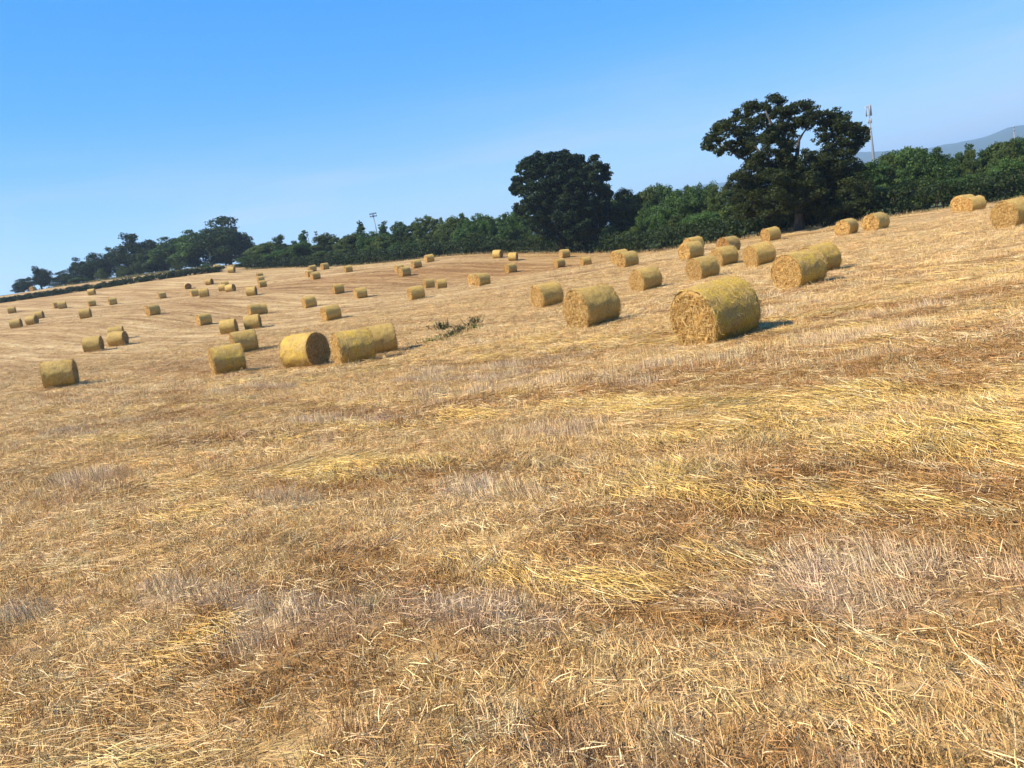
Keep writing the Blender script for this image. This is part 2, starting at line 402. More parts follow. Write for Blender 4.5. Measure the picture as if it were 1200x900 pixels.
def mat_bale_wrap():
    mt, n, l = nodes('net_wrapped_straw')
    uv = n.new('ShaderNodeUVMap'); uv.uv_map = 'UVMap'
    oi = n.new('ShaderNodeObjectInfo')
    off = n.new('ShaderNodeVectorMath'); off.operation = 'ADD'
    mul = n.new('ShaderNodeVectorMath'); mul.operation = 'SCALE'
    comb = n.new('ShaderNodeCombineXYZ'); l.new(oi.outputs['Random'], comb.inputs[2]); l.new(oi.outputs['Random'], comb.inputs[0])
    l.new(comb.outputs[0], mul.inputs[0]); mul.inputs[3].default_value = 37.0
    l.new(uv.outputs[0], off.inputs[0]); l.new(mul.outputs[0], off.inputs[1]); p = off.outputs[0]
    fine = noise(n, l, mapping(n, l, p, (34, 60, 1)), 1.0, 6, 0.75)
    hoop = noise(n, l, mapping(n, l, p, (3.0, 22, 1)), 1.0, 5, 0.7, 0.8)
    blot = noise(n, l, mapping(n, l, p, (5.0, 3.4, 1)), 1.0, 4, 0.6, 0.6)
    v = mathn(n, l, 'ADD', mathn(n, l, 'MULTIPLY', fine, 0.72), mathn(n, l, 'MULTIPLY', hoop, 0.28))
    r = ramp(n, [(0.32, (0.1394, 0.0820, 0.0230)), (0.46, (0.3526, 0.2419, 0.0697)), (0.57, (0.4920, 0.3567, 0.1230)), (0.72, (0.6396, 0.5084, 0.2460))])
    l.new(v, r.inputs[0])
    bl = ramp(n, [(0.42, (0, 0, 0)), (0.62, (1, 1, 1))]); l.new(blot, bl.inputs[0])
    tint = mixc(n, l, bl.outputs[0], (1.04, 0.97, 0.84), oi.outputs['Color'])
    c = mixc(n, l, 1.0, r.outputs[0], tint, 'MULTIPLY')
    finish(n, l, c, 0.6, 0.22, bump=v, bump_s=0.9, bump_d=0.035)
    return mt
def mat_bale_straw():
    mt, n, l = nodes('bale_straw')
    b = attr(n, 'blade').outputs['Fac']
    oi = n.new('ShaderNodeObjectInfo')
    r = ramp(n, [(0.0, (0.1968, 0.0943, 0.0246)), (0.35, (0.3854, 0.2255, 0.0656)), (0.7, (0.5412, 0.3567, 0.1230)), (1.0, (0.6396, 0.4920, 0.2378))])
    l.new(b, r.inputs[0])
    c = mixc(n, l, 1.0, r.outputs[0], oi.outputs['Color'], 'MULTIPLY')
    finish(n, l, c, 0.55, 0.25, transl=0.12)
    return mt

def mat_leaf(name, dark, light, transl=0.28):
    mt, n, l = nodes(name)
    t = attr(n, 'tint').outputs['Fac']
    oi = n.new('ShaderNodeObjectInfo')
    c = mixc(n, l, t, dark, light)
    h = n.new('ShaderNodeHueSaturation'); l.new(c, h.inputs['Color'])
    mr = n.new('ShaderNodeMapRange'); mr.inputs[3].default_value = 0.75; mr.inputs[4].default_value = 1.25
    l.new(oi.outputs['Random'], mr.inputs[0]); l.new(mr.outputs[0], h.inputs['Value'])
    finish(n, l, h.outputs[0], 0.6, 0.15, transl=transl, transl_tint=(1.0, 1.15, 0.45))
    return mt
def mat_bark(name, c0, c1):
    mt, n, l = nodes(name)
    tc = n.new('ShaderNodeTexCoord')
    f = noise(n, l, mapping(n, l, tc.outputs['Object'], (6, 6, 1.2)), 1.0, 6, 0.7)
    r = ramp(n, [(0.3, c0), (0.7, c1)]); l.new(f, r.inputs[0])
    finish(n, l, r.outputs[0], 0.9, 0.1, bump=f, bump_s=0.8, bump_d=0.05)
    return mt

M_FIELD = mat_field(); M_STRAW = mat_straw(); M_WRAP = mat_bale_wrap(); M_BSTRAW = mat_bale_straw()
M_OAK = mat_leaf('oak_leaves', (0.0101, 0.0185, 0.0059), (0.0437, 0.0554, 0.0134))
M_SYC = mat_leaf('dark_broadleaf', (0.006, 0.017, 0.008), (0.036, 0.066, 0.022), 0.25)
M_BELT = mat_leaf('belt_leaves', (0.0118, 0.0286, 0.0084), (0.0970, 0.1734, 0.0441), 0.32)
M_BELT2 = mat_leaf('belt_leaves_olive', (0.0168, 0.0286, 0.0084), (0.1200, 0.1622, 0.0424), 0.32)
M_BELT3 = mat_leaf('belt_leaves_deep', (0.012, 0.028, 0.009), (0.0750, 0.1313, 0.0375), 0.3)
M_LIME = mat_leaf('pale_scrub_leaves', (0.0336, 0.0588, 0.0126), (0.1260, 0.1680, 0.0378))
M_HEDGE = mat_leaf('hedge_leaves', (0.0109, 0.0227, 0.0076), (0.0420, 0.0655, 0.0202))
M_HEDGEB = mat_leaf('dull_hedge_leaves', (0.0252, 0.0269, 0.0134), (0.0714, 0.0714, 0.0336))
M_DRY = mat_leaf('dry_grass_blades', (0.1260, 0.0840, 0.0420), (0.3528, 0.2772, 0.1428), 0.2)
M_DRYG = mat_leaf('rough_bank_grass', (0.07, 0.07, 0.03), (0.24, 0.21, 0.09), 0.2)
M_BARK = mat_bark('bark', (0.0300, 0.0240, 0.0180), (0.1020, 0.0840, 0.0660))
M_OBARK = mat_bark('oak_bark', (0.05, 0.042, 0.033), (0.16, 0.14, 0.115))
M_STEEL = mat_plain('galvanised_steel', (0.1848, 0.1932, 0.2100), 0.5, 0.5, 0.1)
M_PANEL = mat_plain('antenna_plastic', (0.2772, 0.2856, 0.3024), 0.5, 0.4, 0.05)
M_LENS = mat_plain('lamp_glass', (0.2100, 0.2268, 0.2520), 0.2, 0.5, 0.05)
M_HILL = mat_plain('heather_and_pasture', (0.030, 0.042, 0.024), 0.95, 0.05, 0.5, 0.004)

# ------------------------------------------------------------------ maps of the field: where straw lies, stands, is grey or brown
def row_coords(x, y):
    bend = 7.0 * (fbm(x * 0.012 + 3.1, y * 0.012, 41, 2) - 0.5) * 2 + 0.0009 * np.clip(x, -150, 150) * np.clip(x, -150, 150) * 0.25
    c, q = 0.762, 0.647
    return x * c - y * q, y * c + x * q + bend * 0.6
_spots = {'grey': [], 'gold': [], 'brown': []}
def spot(kind, px, py, lx, ly, amp, ang=0.0):
    p = ground_pt(px, py); _spots[kind].append((p[0], p[1], lx, ly, amp, ang))
for a in ((570, 580, .75, .75, 1.2), (300, 570, .8, .6, .9), (965, 680, .35, .4, .8), (1080, 490, .8, .8, 1.0), (60, 720, .5, .55, 1.1), (560, 510, 2.2, .5, .9), (350, 525, 1.4, .8, .7),
          (450, 495, 2.2, .45, .9), (130, 560, .9, 1.0, .7), (40, 470, 4, 2, .6), (850, 560, 1.0, .6, .6)): spot('grey', *a)
for a in ((700, 690, .75, .22, 1.5), (560, 665, .6, .2, 1.0), (480, 545, 1.5, .45, 1.3), (990, 460, 1.0, .5, .9), (830, 665, .9, .4, 1.1), (930, 520, 1.0, .35, .8), (150, 610, 1.0, .5, .9),
          (1090, 660, .4, .5, .8), (300, 530, 1.2, .4, .8), (1150, 580, .6, .5, .9), (150, 500, 1.2, .5, .7), (640, 640, .9, .4, .7), (330, 630, .8, .4, .9)): spot('gold', *a)
for a in ((890, 590, 1.0, .7, 1.3), (250, 520, .9, .7, 1.0), (440, 662, .7, .22, 1.2), (1090, 395, 5.0, 1.4, 1.3), (20, 620, .5, .8, 1.0), (390, 690, .5, .4, 1.0), (1120, 430, 3.0, .9, .8),
          (250, 770, .7, .5, .7), (880, 720, .9, .6, .8), (250, 432, 9, 3.5, 1.2), (420, 326, 26, 12, 1.0), (620, 318, 16, 9, .8), (1000, 545, .9, .6, .8), (1150, 350, 8, 2.2, .9), (1000, 412, 3, .9, .9), (880, 440, 3, .8, .7), (700, 470, 2.5, .6, .6), (560, 440, 4, 2, .5)): spot('brown', *a)
def spots(kind, x, y):
    s = 0
    for (cx, cy, lx, ly, amp, ang) in _spots[kind]:
        du, dv = (x - cx) * 0.762 - (y - cy) * 0.647, (y - cy) * 0.762 + (x - cx) * 0.647
        s = s + amp * np.exp(-((du / lx) ** 2 + (dv / (ly * 0.75)) ** 2))
    return s
def field_maps(x, y):
    rx, rv = row_coords(x, y)
    near = 1 - sstep(14, 45, np.hypot(x, y))
    band = fbm(rx * 0.10 + 4, rv * 0.62, 55, 3) - 0.5
    edge = (vnoise(x * 5, y * 5, 57) - 0.5) * 0.5
    gold = (fbm(rx * 0.75, rv * 1.9, 61, 4) - 0.535) * 2.6 + band * 2.0 + 0.6 * spots('gold', x, y)
    grey = (fbm(rx * 0.8, rv * 1.7, 71, 4) - 0.60) * 2.6 - band * 1.3 + 0.62 * spots('grey', x, y)
    brown = (fbm(rx * 0.6, rv * 1.5, 81, 4) - 0.52) * 3.0 + (fbm(rx * 0.12 + 9, rv * 0.55, 85, 3) - 0.5) * 2.4 + spots('brown', x, y)
    gold, grey, brown = (np.clip(1.9 * (q - 0.12) + edge * (q > 0), -0.6, 1.0) for q in (gold, grey, brown))
    far_b = (fbm(rx * 0.02, rv * 0.09, 91, 3) - 0.5) * 1.6 + spots('brown', x, y)
    return gold * near, grey * near, brown * near + far_b * (1 - near)

# ------------------------------------------------------------------ the ground: one sheet out to the horizon
def axis(lo, hi, fine, n):
    t = np.linspace(-1, 1, n); k = 9.5
    a = np.sinh(k * t) / np.sinh(k)
    a = np.where(t < 0, a * -lo, a * hi) + t * fine
    return a
gx = axis(-9000, 9000, 18, 380)
ty = np.linspace(0, 1, 420); gy = -40 + 38 * np.clip(ty / 0.06, 0, 1) + np.where(ty > 0.06, (np.expm1(8.6 * (ty - 0.06) / 0.94) / np.expm1(8.6)) * 9000 + 14 * (ty - 0.06), 0)
GX, GY = np.meshgrid(gx, gy); GZ = height(GX, GY)
nx, ny = len(gx), len(gy)
idx = np.arange(nx * ny).reshape(ny, nx)
faces = np.stack([idx[:-1, :-1], idx[:-1, 1:], idx[1:, 1:], idx[1:, :-1]], -1).reshape(-1, 4)
gold, grey, brown = field_maps(GX.ravel(), GY.ravel())
fm = np.c_[np.clip(gold, 0, 1), np.clip(brown, 0, 1), np.clip(grey, 0, 1), np.ones(nx * ny)].astype(np.float32)
rx, rv = row_coords(GX.ravel(), GY.ravel())
# pasture and rough ground start beyond the hedges
hl = np.array([at_depth(*h) for h in HEDGE_L + HEDGE_M + HEDGE_R])
az_h = np.arctan2(hl[:, 0], hl[:, 1]); r_h = np.hypot(hl[:, 0], hl[:, 1]); o_ = np.argsort(az_h)
azg = np.arctan2(GX.ravel(), GY.ravel()); rg = np.hypot(GX.ravel(), GY.ravel())
lim = np.interp(azg, az_h[o_], r_h[o_])
beyond = sstep(-0.5, 2.5, rg - lim)
stripL = (azg < az_h[o_][6] + 0.03) & (rg < 262)
green = np.where(stripL, beyond * sstep(0.42, 0.62, fbm(GX.ravel() * 0.06, GY.ravel() * 0.09, 5)) * sstep(-0.62, -0.40, azg), beyond)
gme = mk_mesh('field', np.c_[GX.ravel(), GY.ravel(), GZ.ravel()], faces, True,
              {'fieldmap': ('FLOAT_COLOR', fm), 'rowpos': ('FLOAT_VECTOR', np.c_[rx, rv, np.zeros(nx * ny)].astype(np.float32)), 'green': ('FLOAT', green.astype(np.float32))})
field = ob('stubble_field', gme, M_FIELD); tag(field, 'harvested straw-coloured stubble field rising to the left', kind='structure')

# ------------------------------------------------------------------ distant hills
hn_a, hn_r = 220, 14
hv = []
HP = [(-300, 450), (0, 380), (300, 310), (600, 258), (790, 222), (830, 217), (860, 214), (930, 196), (1003, 179), (1033, 178), (1093, 174), (1133, 166), (1150, 163), (1188, 149), (1215, 145), (1300, 135), (1500, 110)]
HR = [ray(*p) for p in HP]; HA = [math.atan2(r[0], r[1]) for r in HR]; HE = [r[2] / math.hypot(r[0], r[1]) for r in HR]
print('hill elevations', [round(v, 3) for v in HE])
for j in range(hn_r):
    rr = 3600 + j * 330
    for i in range(hn_a):
        az = math.radians(-62 + 124 * i / (hn_a - 1))
        e = float(np.interp(az, HA, HE)) + 0.0012 * (float(fbm(np.array(az * 40.0 + 9), np.array(2.0), 23, 3)) - 0.5) * 2
        prof = math.sin(min(1.0, j / 7.0) * math.pi / 2) if j <= 7 else math.cos((j - 7) / 6.0 * math.pi / 2)
        zz = -8 + (5910 * e + 8) * prof + (14 * (float(fbm(np.array(az * 60.0), np.array(j * 0.7), 33, 3)) - 0.5) * prof if j != 7 else 0)
        hv.append((rr * math.sin(az), rr * math.cos(az), zz))
hi = np.arange(hn_a * hn_r).reshape(hn_r, hn_a)
hf = np.stack([hi[:-1, :-1], hi[:-1, 1:], hi[1:, 1:], hi[1:, :-1]], -1).reshape(-1, 4)
hills = ob('hills', mk_mesh('hills', np.array(hv), hf, True), M_HILL); tag(hills, 'blue distant hills along the horizon', kind='structure')

# ------------------------------------------------------------------ straw tufts
def ribbons(roots, dirs, lens, widths, bend, rng, face=None, attrname='blade'):
    """bent two-segment ribbons; returns verts, faces, per-vertex blade value"""
    n = len(roots); dirs = dirs / np.linalg.norm(dirs, axis=1, keepdims=True)
    side = np.cross(dirs, rng.normal(size=(n, 3)) if face is None else face); side /= np.linalg.norm(side, axis=1, keepdims=True) + 1e-9
    w = side * widths[:, None] * 0.5
    mid = roots + dirs * (lens * 0.5)[:, None] + bend * 0.25; tip = roots + dirs * lens[:, None] + bend
    V = np.stack([roots - w, roots + w, mid - w * 0.9, mid + w * 0.9, tip - w * 0.45, tip + w * 0.45], 1).reshape(-1, 3)
    b = np.arange(n)[:, None] * 6
    Fc = np.concatenate([b + np.array([[0, 1, 3, 2]]), b + np.array([[2, 3, 5, 4]])], 0)
    return V, Fc, np.repeat(rng.random(n), 6).astype(np.float32)
tuft_col = bpy.data.collections.new('tuft_library')
N_VAR = 5
def tuft(kind, k):
    rng = np.random.default_rng(100 + k * 7 + {'stand': 0, 'lie': 50, 'mess': 90}[kind])
    if kind == 'stand':
        n = 20; rt = np.c_[rng.normal(0, 0.055, n), rng.normal(0, 0.055, n), np.full(n, -0.01)]
        ln = rng.uniform(0.04, 0.11, n); lean = rng.normal(0, 0.26, (n, 2)) + np.array([0.22, 0.0])
        d = np.c_[lean, np.ones(n)]; bd = np.c_[rng.normal(0, .012, (n, 2)), -np.abs(rng.normal(0, .006, n))]; wd = rng.uniform(0.0032, 0.0058, n)
    elif kind == 'lie':
        n = 18; rt = np.c_[rng.uniform(-0.20, 0.06, n), rng.normal(0, 0.07, n), rng.uniform(0.005, 0.05, n)]
        ln = rng.uniform(0.09, 0.27, n); a = rng.normal(0, 0.30, n)
        d = np.c_[np.cos(a), np.sin(a), rng.normal(0.05, 0.13, n)]; bd = np.c_[rng.normal(0, .02, n), rng.normal(0, .03, n), -np.abs(rng.normal(0.0, .03, n))]; wd = rng.uniform(0.0032, 0.0055, n)
    else:
        n = 22; rt = np.c_[rng.normal(0, 0.085, (n, 2)), rng.uniform(0.0, 0.05, n)]
        ln = rng.uniform(0.04, 0.13, n); a = rng.uniform(0, 6.28, n)
        d = np.c_[np.cos(a), np.sin(a), rng.normal(0.22, 0.3, n)]; bd = np.c_[rng.normal(0, .02, (n, 2)), -np.abs(rng.normal(0, .03, n))]; wd = rng.uniform(0.003, 0.006, n)
    V, Fc, bl = ribbons(rt, d, ln, wd, bd, rng)
    me = mk_mesh('tuft_' + kind, V, Fc, False, {'blade': ('FLOAT', bl)}); me.materials.append(M_STRAW)
    return bpy.data.objects.new('%02d_tuft_%s' % ({'stand': 0, 'lie': 1, 'mess': 2}[kind] * N_VAR + k, kind), me)
for kd in ('stand', 'lie', 'mess'):
    for k in range(N_VAR): tuft_col.objects.link(tuft(kd, k))

def gn_instances(name, mat_points, coll):
    ng = bpy.data.node_groups.new(name, 'GeometryNodeTree')
    ng.interface.new_socket('Geometry', in_out='INPUT', socket_type='NodeSocketGeometry')
    ng.interface.new_socket('Geometry', in_out='OUTPUT', socket_type='NodeSocketGeometry')
    N, L = ng.nodes, ng.links
    gi, go = N.new('NodeGroupInput'), N.new('NodeGroupOutput')
    ci = N.new('GeometryNodeCollectionInfo'); ci.inputs['Collection'].default_value = coll
    ci.inputs['Separate Children'].default_value = True; ci.inputs['Reset Children'].default_value = True
    ip = N.new('GeometryNodeInstanceOnPoints'); ip.inputs['Pick Instance'].default_value = True
    def na(nm, tp):
        q = N.new('GeometryNodeInputNamedAttribute'); q.data_type = tp; q.inputs['Name'].default_value = nm; return q.outputs['Attribute']
    L.new(gi.outputs[0], ip.inputs['Points']); L.new(ci.outputs[0], ip.inputs['Instance'])
    L.new(na('pick', 'INT'), ip.inputs['Instance Index'])
    e2r = N.new('FunctionNodeEulerToRotation'); L.new(na('rot', 'FLOAT_VECTOR'), e2r.inputs[0]); L.new(e2r.outputs[0], ip.inputs['Rotation'])
    L.new(na('scl', 'FLOAT_VECTOR'), ip.inputs['Scale'])
    L.new(ip.outputs[0], go.inputs[0])
    return ng

def scatter_straw(name, r0, r1, dens, scale, label, az_lim=0.72, fade=False):
    area = az_lim * (r1 * r1 - r0 * r0); n = int(area * dens)
    r = np.sqrt(RNG.uniform(r0 * r0, r1 * r1, n)); az = RNG.uniform(-az_lim, az_lim, n)
    x, y = r * np.sin(az), r * np.cos(az)
    g, gy_, br = field_maps(x, y)
    rx, rv = row_coords(x, y)
    u = RNG.random(n)
    p_lie = np.clip(0.28 + 0.50 * g - 0.25 * gy_, 0.05, 0.85)
    p_mess = np.clip(0.42 + 0.15 * br - 0.2 * gy_, 0.15, 0.7) * (1 - p_lie)
    kind = np.where(u < p_lie, 1, np.where(u < p_lie + p_mess, 2, 0))
    pick = kind * N_VAR + RNG.integers(0, N_VAR, n)
    flow = (fbm(x * 0.55, y * 0.7, 123, 3) - 0.5) * 3.8 + np.where(fbm(x * 0.3, y * 0.3, 131, 2) > 0.52, math.pi, 0) - 0.70
    rz = np.where(kind == 1, flow + RNG.normal(0, 0.25, n), np.where(kind == 0, flow * 1.3 + RNG.normal(0, 0.5, n), RNG.uniform(0, 6.28, n)))
    lean = (fbm(x * 0.8, y * 0.8, 141, 2) - 0.5)
    rot = np.c_[RNG.normal(0, 0.10, n), np.where(kind == 0, lean * 1.0 + RNG.normal(0, .12, n), RNG.normal(0, 0.08, n)), rz]
    s = RNG.uniform(0.75, 1.25, n) * scale
    s = s * np.where((kind == 1) & (g > 0.5), 1.2, 1.0)                          # the swaths keep their long straw
    sz = s * np.where(kind == 0, (0.7 + 0.7 * vnoise(x * 1.1, y * 1.1, 151)) * (1 + 0.9 * np.clip(gy_, 0, 1)), 0.85) / (1 + 0.45 * np.maximum(scale - 1, 0))
    tan = np.array([0.535, 0.350, 0.140]); cg = np.array([0.55, 0.415, 0.265]); cy = np.array([0.575, 0.385, 0.115]); cb = np.array([0.28, 0.140, 0.040])
    col = np.tile(tan, (n, 1))
    def mixin(c, f):
        nonlocal col
        f = np.clip(f, 0, 1)[:, None]; col = col * (1 - f) + c * f
    mixin(cb, 0.78 * br); mixin(cg, np.where(kind == 1, 0.5, 1.0) * gy_); mixin(cy, np.where(kind == 1, 1.0, 0.5) * g)
    pale = np.array([0.66, 0.525, 0.285]); mixin(pale, np.where(RNG.random(n) < 0.20, 0.8, 0.0))
    far_t = sstep(18, 60, r)[:, None]; col = col * (1 - 0.35 * far_t) + np.array([0.50, 0.34, 0.155]) * 0.35 * far_t
    col = col * RNG.uniform(0.78, 1.16, n)[:, None] * (1 + RNG.normal(0, 0.04, (n, 3)))
    z = height(x, y) + np.where(kind == 1, 0.012, 0.0)
    # keep the straw out of the bales
    ok = np.ones(n, bool) if not fade else RNG.random(n) < 1 - 0.75 * sstep(60, 175, r)
    for bx, by, br_, _q in bale_foot: ok &= (x - bx) ** 2 + (y - by) ** 2 > br_ ** 2
    lim_ = np.interp(az, az_h[o_], r_h[o_]); ok &= r < lim_ - 0.6
    extra = [q for q in bale_foot if q[3] and r0 <= math.hypot(q[0], q[1]) < r1]
    if extra:
        m_ = 150; ex = np.repeat(np.array([q[:2] for q in extra]), m_, 0); t_ = RNG.uniform(0, 6.28, len(ex)); q_ = RNG.uniform(0.5, 0.98, len(ex))
        j = RNG.integers(0, n, len(ex)); x = np.r_[x, ex[:, 0] + np.cos(t_) * q_]; y = np.r_[y, ex[:, 1] + np.sin(t_) * q_]
        z = np.r_[z, height(x[n:], y[n:])]; pick = np.r_[pick, RNG.integers(0, 3 * N_VAR, len(ex))]; rot = np.r_[rot, rot[j]]; col = np.r_[col, col[j] * 1.05]
        e_ = RNG.uniform(0.8, 1.3, len(ex)); s = np.r_[s, e_]; sz = np.r_[sz, e_ * 1.25]; ok = np.r_[ok, np.ones(len(ex), bool)]; n = len(x)
    me = bpy.data.meshes.new(name); k = ok.sum()
    me.vertices.add(k); me.vertices.foreach_set('co', np.c_[x, y, z][ok].astype(np.float32).ravel())
    for nm, tp, key, dat in (('pick', 'INT', 'value', pick.astype(np.int32)), ('rot', 'FLOAT_VECTOR', 'vector', rot.astype(np.float32)),
                             ('scl', 'FLOAT_VECTOR', 'vector', np.c_[s, s, sz].astype(np.float32)), ('tcol', 'FLOAT_COLOR', 'color', np.c_[np.clip(col, 0, .92), np.ones(n)].astype(np.float32))):
        a = me.attributes.new(nm, tp, 'POINT'); a.data.foreach_set(key, np.ascontiguousarray(dat[ok]).ravel())
    o = ob(name, me); md = o.modifiers.new('scatter', 'NODES'); md.node_group = gn_instances(name, None, tuft_col)
    tag(o, label, 'straw stubble', kind='stuff')
    return k

# ------------------------------------------------------------------ bales
def bale_parts(seed, hi):
    rng = np.random.default_rng(seed)
    Rb, L = BD / 2, 1.22
    nt, nl = (72, 26) if hi else (40, 10)
    th = np.linspace(0, 2 * np.pi, nt + 1); xs = np.linspace(-L / 2, L / 2, nl)
    TH, XS = np.meshgrid(th, xs)
    rr = Rb * np.ones_like(TH)
    e = np.abs(XS) / (L / 2)
    rr += 0.008 * np.cos(XS * 2.2) - 0.014 * np.clip((e - 0.9) / 0.1, 0, 1) ** 2
    lump = fbm((np.cos(TH) + 2) * 2.2 + seed, (np.sin(TH) + 2) * 2.2 + XS * 1.6, seed, 4) - 0.5
    rr += 0.07 * lump + 0.035 * (fbm(np.cos(TH) * 6 + 20 + XS * 5, np.sin(TH) * 6 + XS * 3 + 20, seed + 5, 3) - 0.5)
    zz = -np.cos(TH) * rr; zz = np.where(zz < -Rb * 0.93, -Rb * 0.93 + (zz + Rb * 0.93) * 0.4, zz)   # settled flat on the ground
    V = np.c_[(XS + 0.012 * lump).ravel(), (np.sin(TH) * rr).ravel(), (zz + Rb * 0.95).ravel()]
    ii = np.arange(nl * (nt + 1)).reshape(nl, nt + 1)
    Fc = np.stack([ii[:-1, :-1], ii[:-1, 1:], ii[1:, 1:], ii[1:, :-1]], -1).reshape(-1, 4)
    wrap = mk_mesh('net_wrap', V, Fc, True)
    uvl = wrap.uv_layers.new(name='UVMap')
    li = np.empty(len(wrap.loops), np.int32); wrap.loops.foreach_get('vertex_index', li)
    UV = np.c_[(TH / (2 * np.pi)).ravel() * 3.0, ((XS + L / 2) / L).ravel()]
    uvl.data.foreach_set('uv', UV[li].astype(np.float32).ravel())
    wrap.materials.append(M_WRAP)
    ends = []
    for sgn in (-1, 1):
        nr = 16 if hi else 7; rad = np.linspace(0.02, 0.985, nr) * (Rb - 0.01)
        RA, TA = np.meshgrid(rad, np.linspace(0, 2 * np.pi, nt, endpoint=False), indexing='ij')
        spir = np.sin((RA / Rb) * 26 - TA + seed)
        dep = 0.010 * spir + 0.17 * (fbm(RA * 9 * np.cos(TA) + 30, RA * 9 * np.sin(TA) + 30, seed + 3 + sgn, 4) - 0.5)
        X = sgn * (L / 2 - 0.012 + dep * np.clip((Rb - RA) / 0.08, 0, 1))
        z0 = -np.cos(TA) * RA; z0 = np.where(z0 < -Rb * 0.93, -Rb * 0.93 + (z0 + Rb * 0.93) * 0.4, z0)
        V1 = np.c_[X.ravel(), (np.sin(TA) * RA).ravel(), (z0 + Rb * 0.95).ravel()]
        i2 = np.arange(nr * nt).reshape(nr, nt); r2 = np.roll(i2, -1, 1)
        F1 = np.stack([i2[:-1], r2[:-1], r2[1:], i2[1:]], -1).reshape(-1, 4)
        capn = [(i2[0, 0], i2[0, k], i2[0, k + 1], i2[0, min(k + 2, nt - 1)]) for k in range(1, nt - 2, 2)]
        F1 = np.r_[F1, np.array(capn)]
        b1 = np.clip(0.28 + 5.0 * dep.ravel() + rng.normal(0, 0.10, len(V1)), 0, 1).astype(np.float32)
        ns = 2300 if hi else 260
        rs = np.sqrt(rng.random(ns)) * (Rb - 0.02); ts = rng.uniform(0, 2 * np.pi, ns)
        tang = np.c_[np.zeros(ns), np.cos(ts), np.sin(ts)]; radial = np.c_[np.zeros(ns), np.sin(ts), -np.cos(ts)]
        a = rng.normal(0, 1.1, ns)[:, None]
        d = tang * np.cos(a) + radial * np.sin(a) + np.c_[sgn * rng.normal(0.10, 0.2, ns), np.zeros((ns, 2))]
        sp = np.sin((rs / Rb) * 26 - ts + seed)
        rt = np.c_[sgn * (L / 2 - 0.005 + 0.008 * sp + rng.uniform(-0.02, 0.05, ns)), np.sin(ts) * rs, -np.cos(ts) * rs * 0.985 + Rb * 0.95]
        ln = rng.uniform(0.06, 0.20, ns) * (1 if hi else 1.4)
        rt = rt - d * ln[:, None] * 0.5
        wd = rng.uniform(0.004, 0.010, ns) * (1 if hi else 2.4)
        V2, F2, b2 = ribbons(rt, d, ln, wd, rng.normal(0, 0.015, (ns, 3)), rng, face=np.tile([float(sgn), 0, 0], (ns, 1)) + rng.normal(0, .5, (ns, 3)))
        b2 = np.clip(0.12 + 0.95 * b2 + 0.12 * np.repeat(sp, 6), 0, 1).astype(np.float32)
        V2[:, 2] = np.maximum(V2[:, 2], 0.0)
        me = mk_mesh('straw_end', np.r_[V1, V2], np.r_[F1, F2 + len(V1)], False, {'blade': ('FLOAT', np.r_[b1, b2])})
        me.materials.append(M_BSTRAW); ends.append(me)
    # loose straws along both rims, over the wrap and round the foot
    nf = 1500 if hi else 80
    ts = rng.uniform(0, 2 * np.pi, nf); rim = rng.random(nf) < 0.42
    xf = np.where(rim, rng.choice([-1, 1], nf) * (L / 2 - rng.uniform(0, 0.05, nf)), rng.uniform(-L / 2, L / 2, nf))
    radial = np.c_[np.zeros(nf), np.sin(ts), -np.cos(ts)]; tang = np.c_[np.zeros(nf), np.cos(ts), np.sin(ts)]
    rt = radial * (Rb + 0.002) + np.c_[xf, np.zeros(nf), np.full(nf, Rb * 0.95)]
    d = radial * rng.uniform(0.03, 0.42, nf)[:, None] + tang * rng.normal(0, 1, nf)[:, None] + np.c_[rng.normal(0, 0.5, nf) + np.where(rim, np.sign(xf) * 0.35, 0), np.zeros((nf, 2))]
    ln = rng.uniform(0.04, 0.13, nf) * (1 if hi else 1.3)
    V3, F3, b3 = ribbons(rt, d, ln, rng.uniform(0.005, 0.010, nf) * (1 if hi else 2.0), rng.normal(0, .01, (nf, 3)), rng)
    V3[:, 2] = np.maximum(V3[:, 2], -0.02)
    loose = mk_mesh('loose_straw', V3, F3, False, {'blade': ('FLOAT', np.clip(0.4 + 0.6 * b3, 0, 1).astype(np.float32))}); loose.materials.append(M_BSTRAW)
    return wrap, ends, loose
HI = [bale_parts(201 + k, True) for k in range(4)]
LO = [bale_parts(301 + k, False) for k in range(4)]
TINT = {0: ((1.24, 1.14, 0.84), (1.10, 1.07, 1)), 1: ((1.34, 1.24, 0.56), (1.10, 1.06, 0.96)), 2: ((0.86, 0.74, 0.58), (0.80, 0.68, 0.58)), 3: ((1.25, 1.16, 0.98), (1.12, 1.08, 1.0))}
bale_foot = []
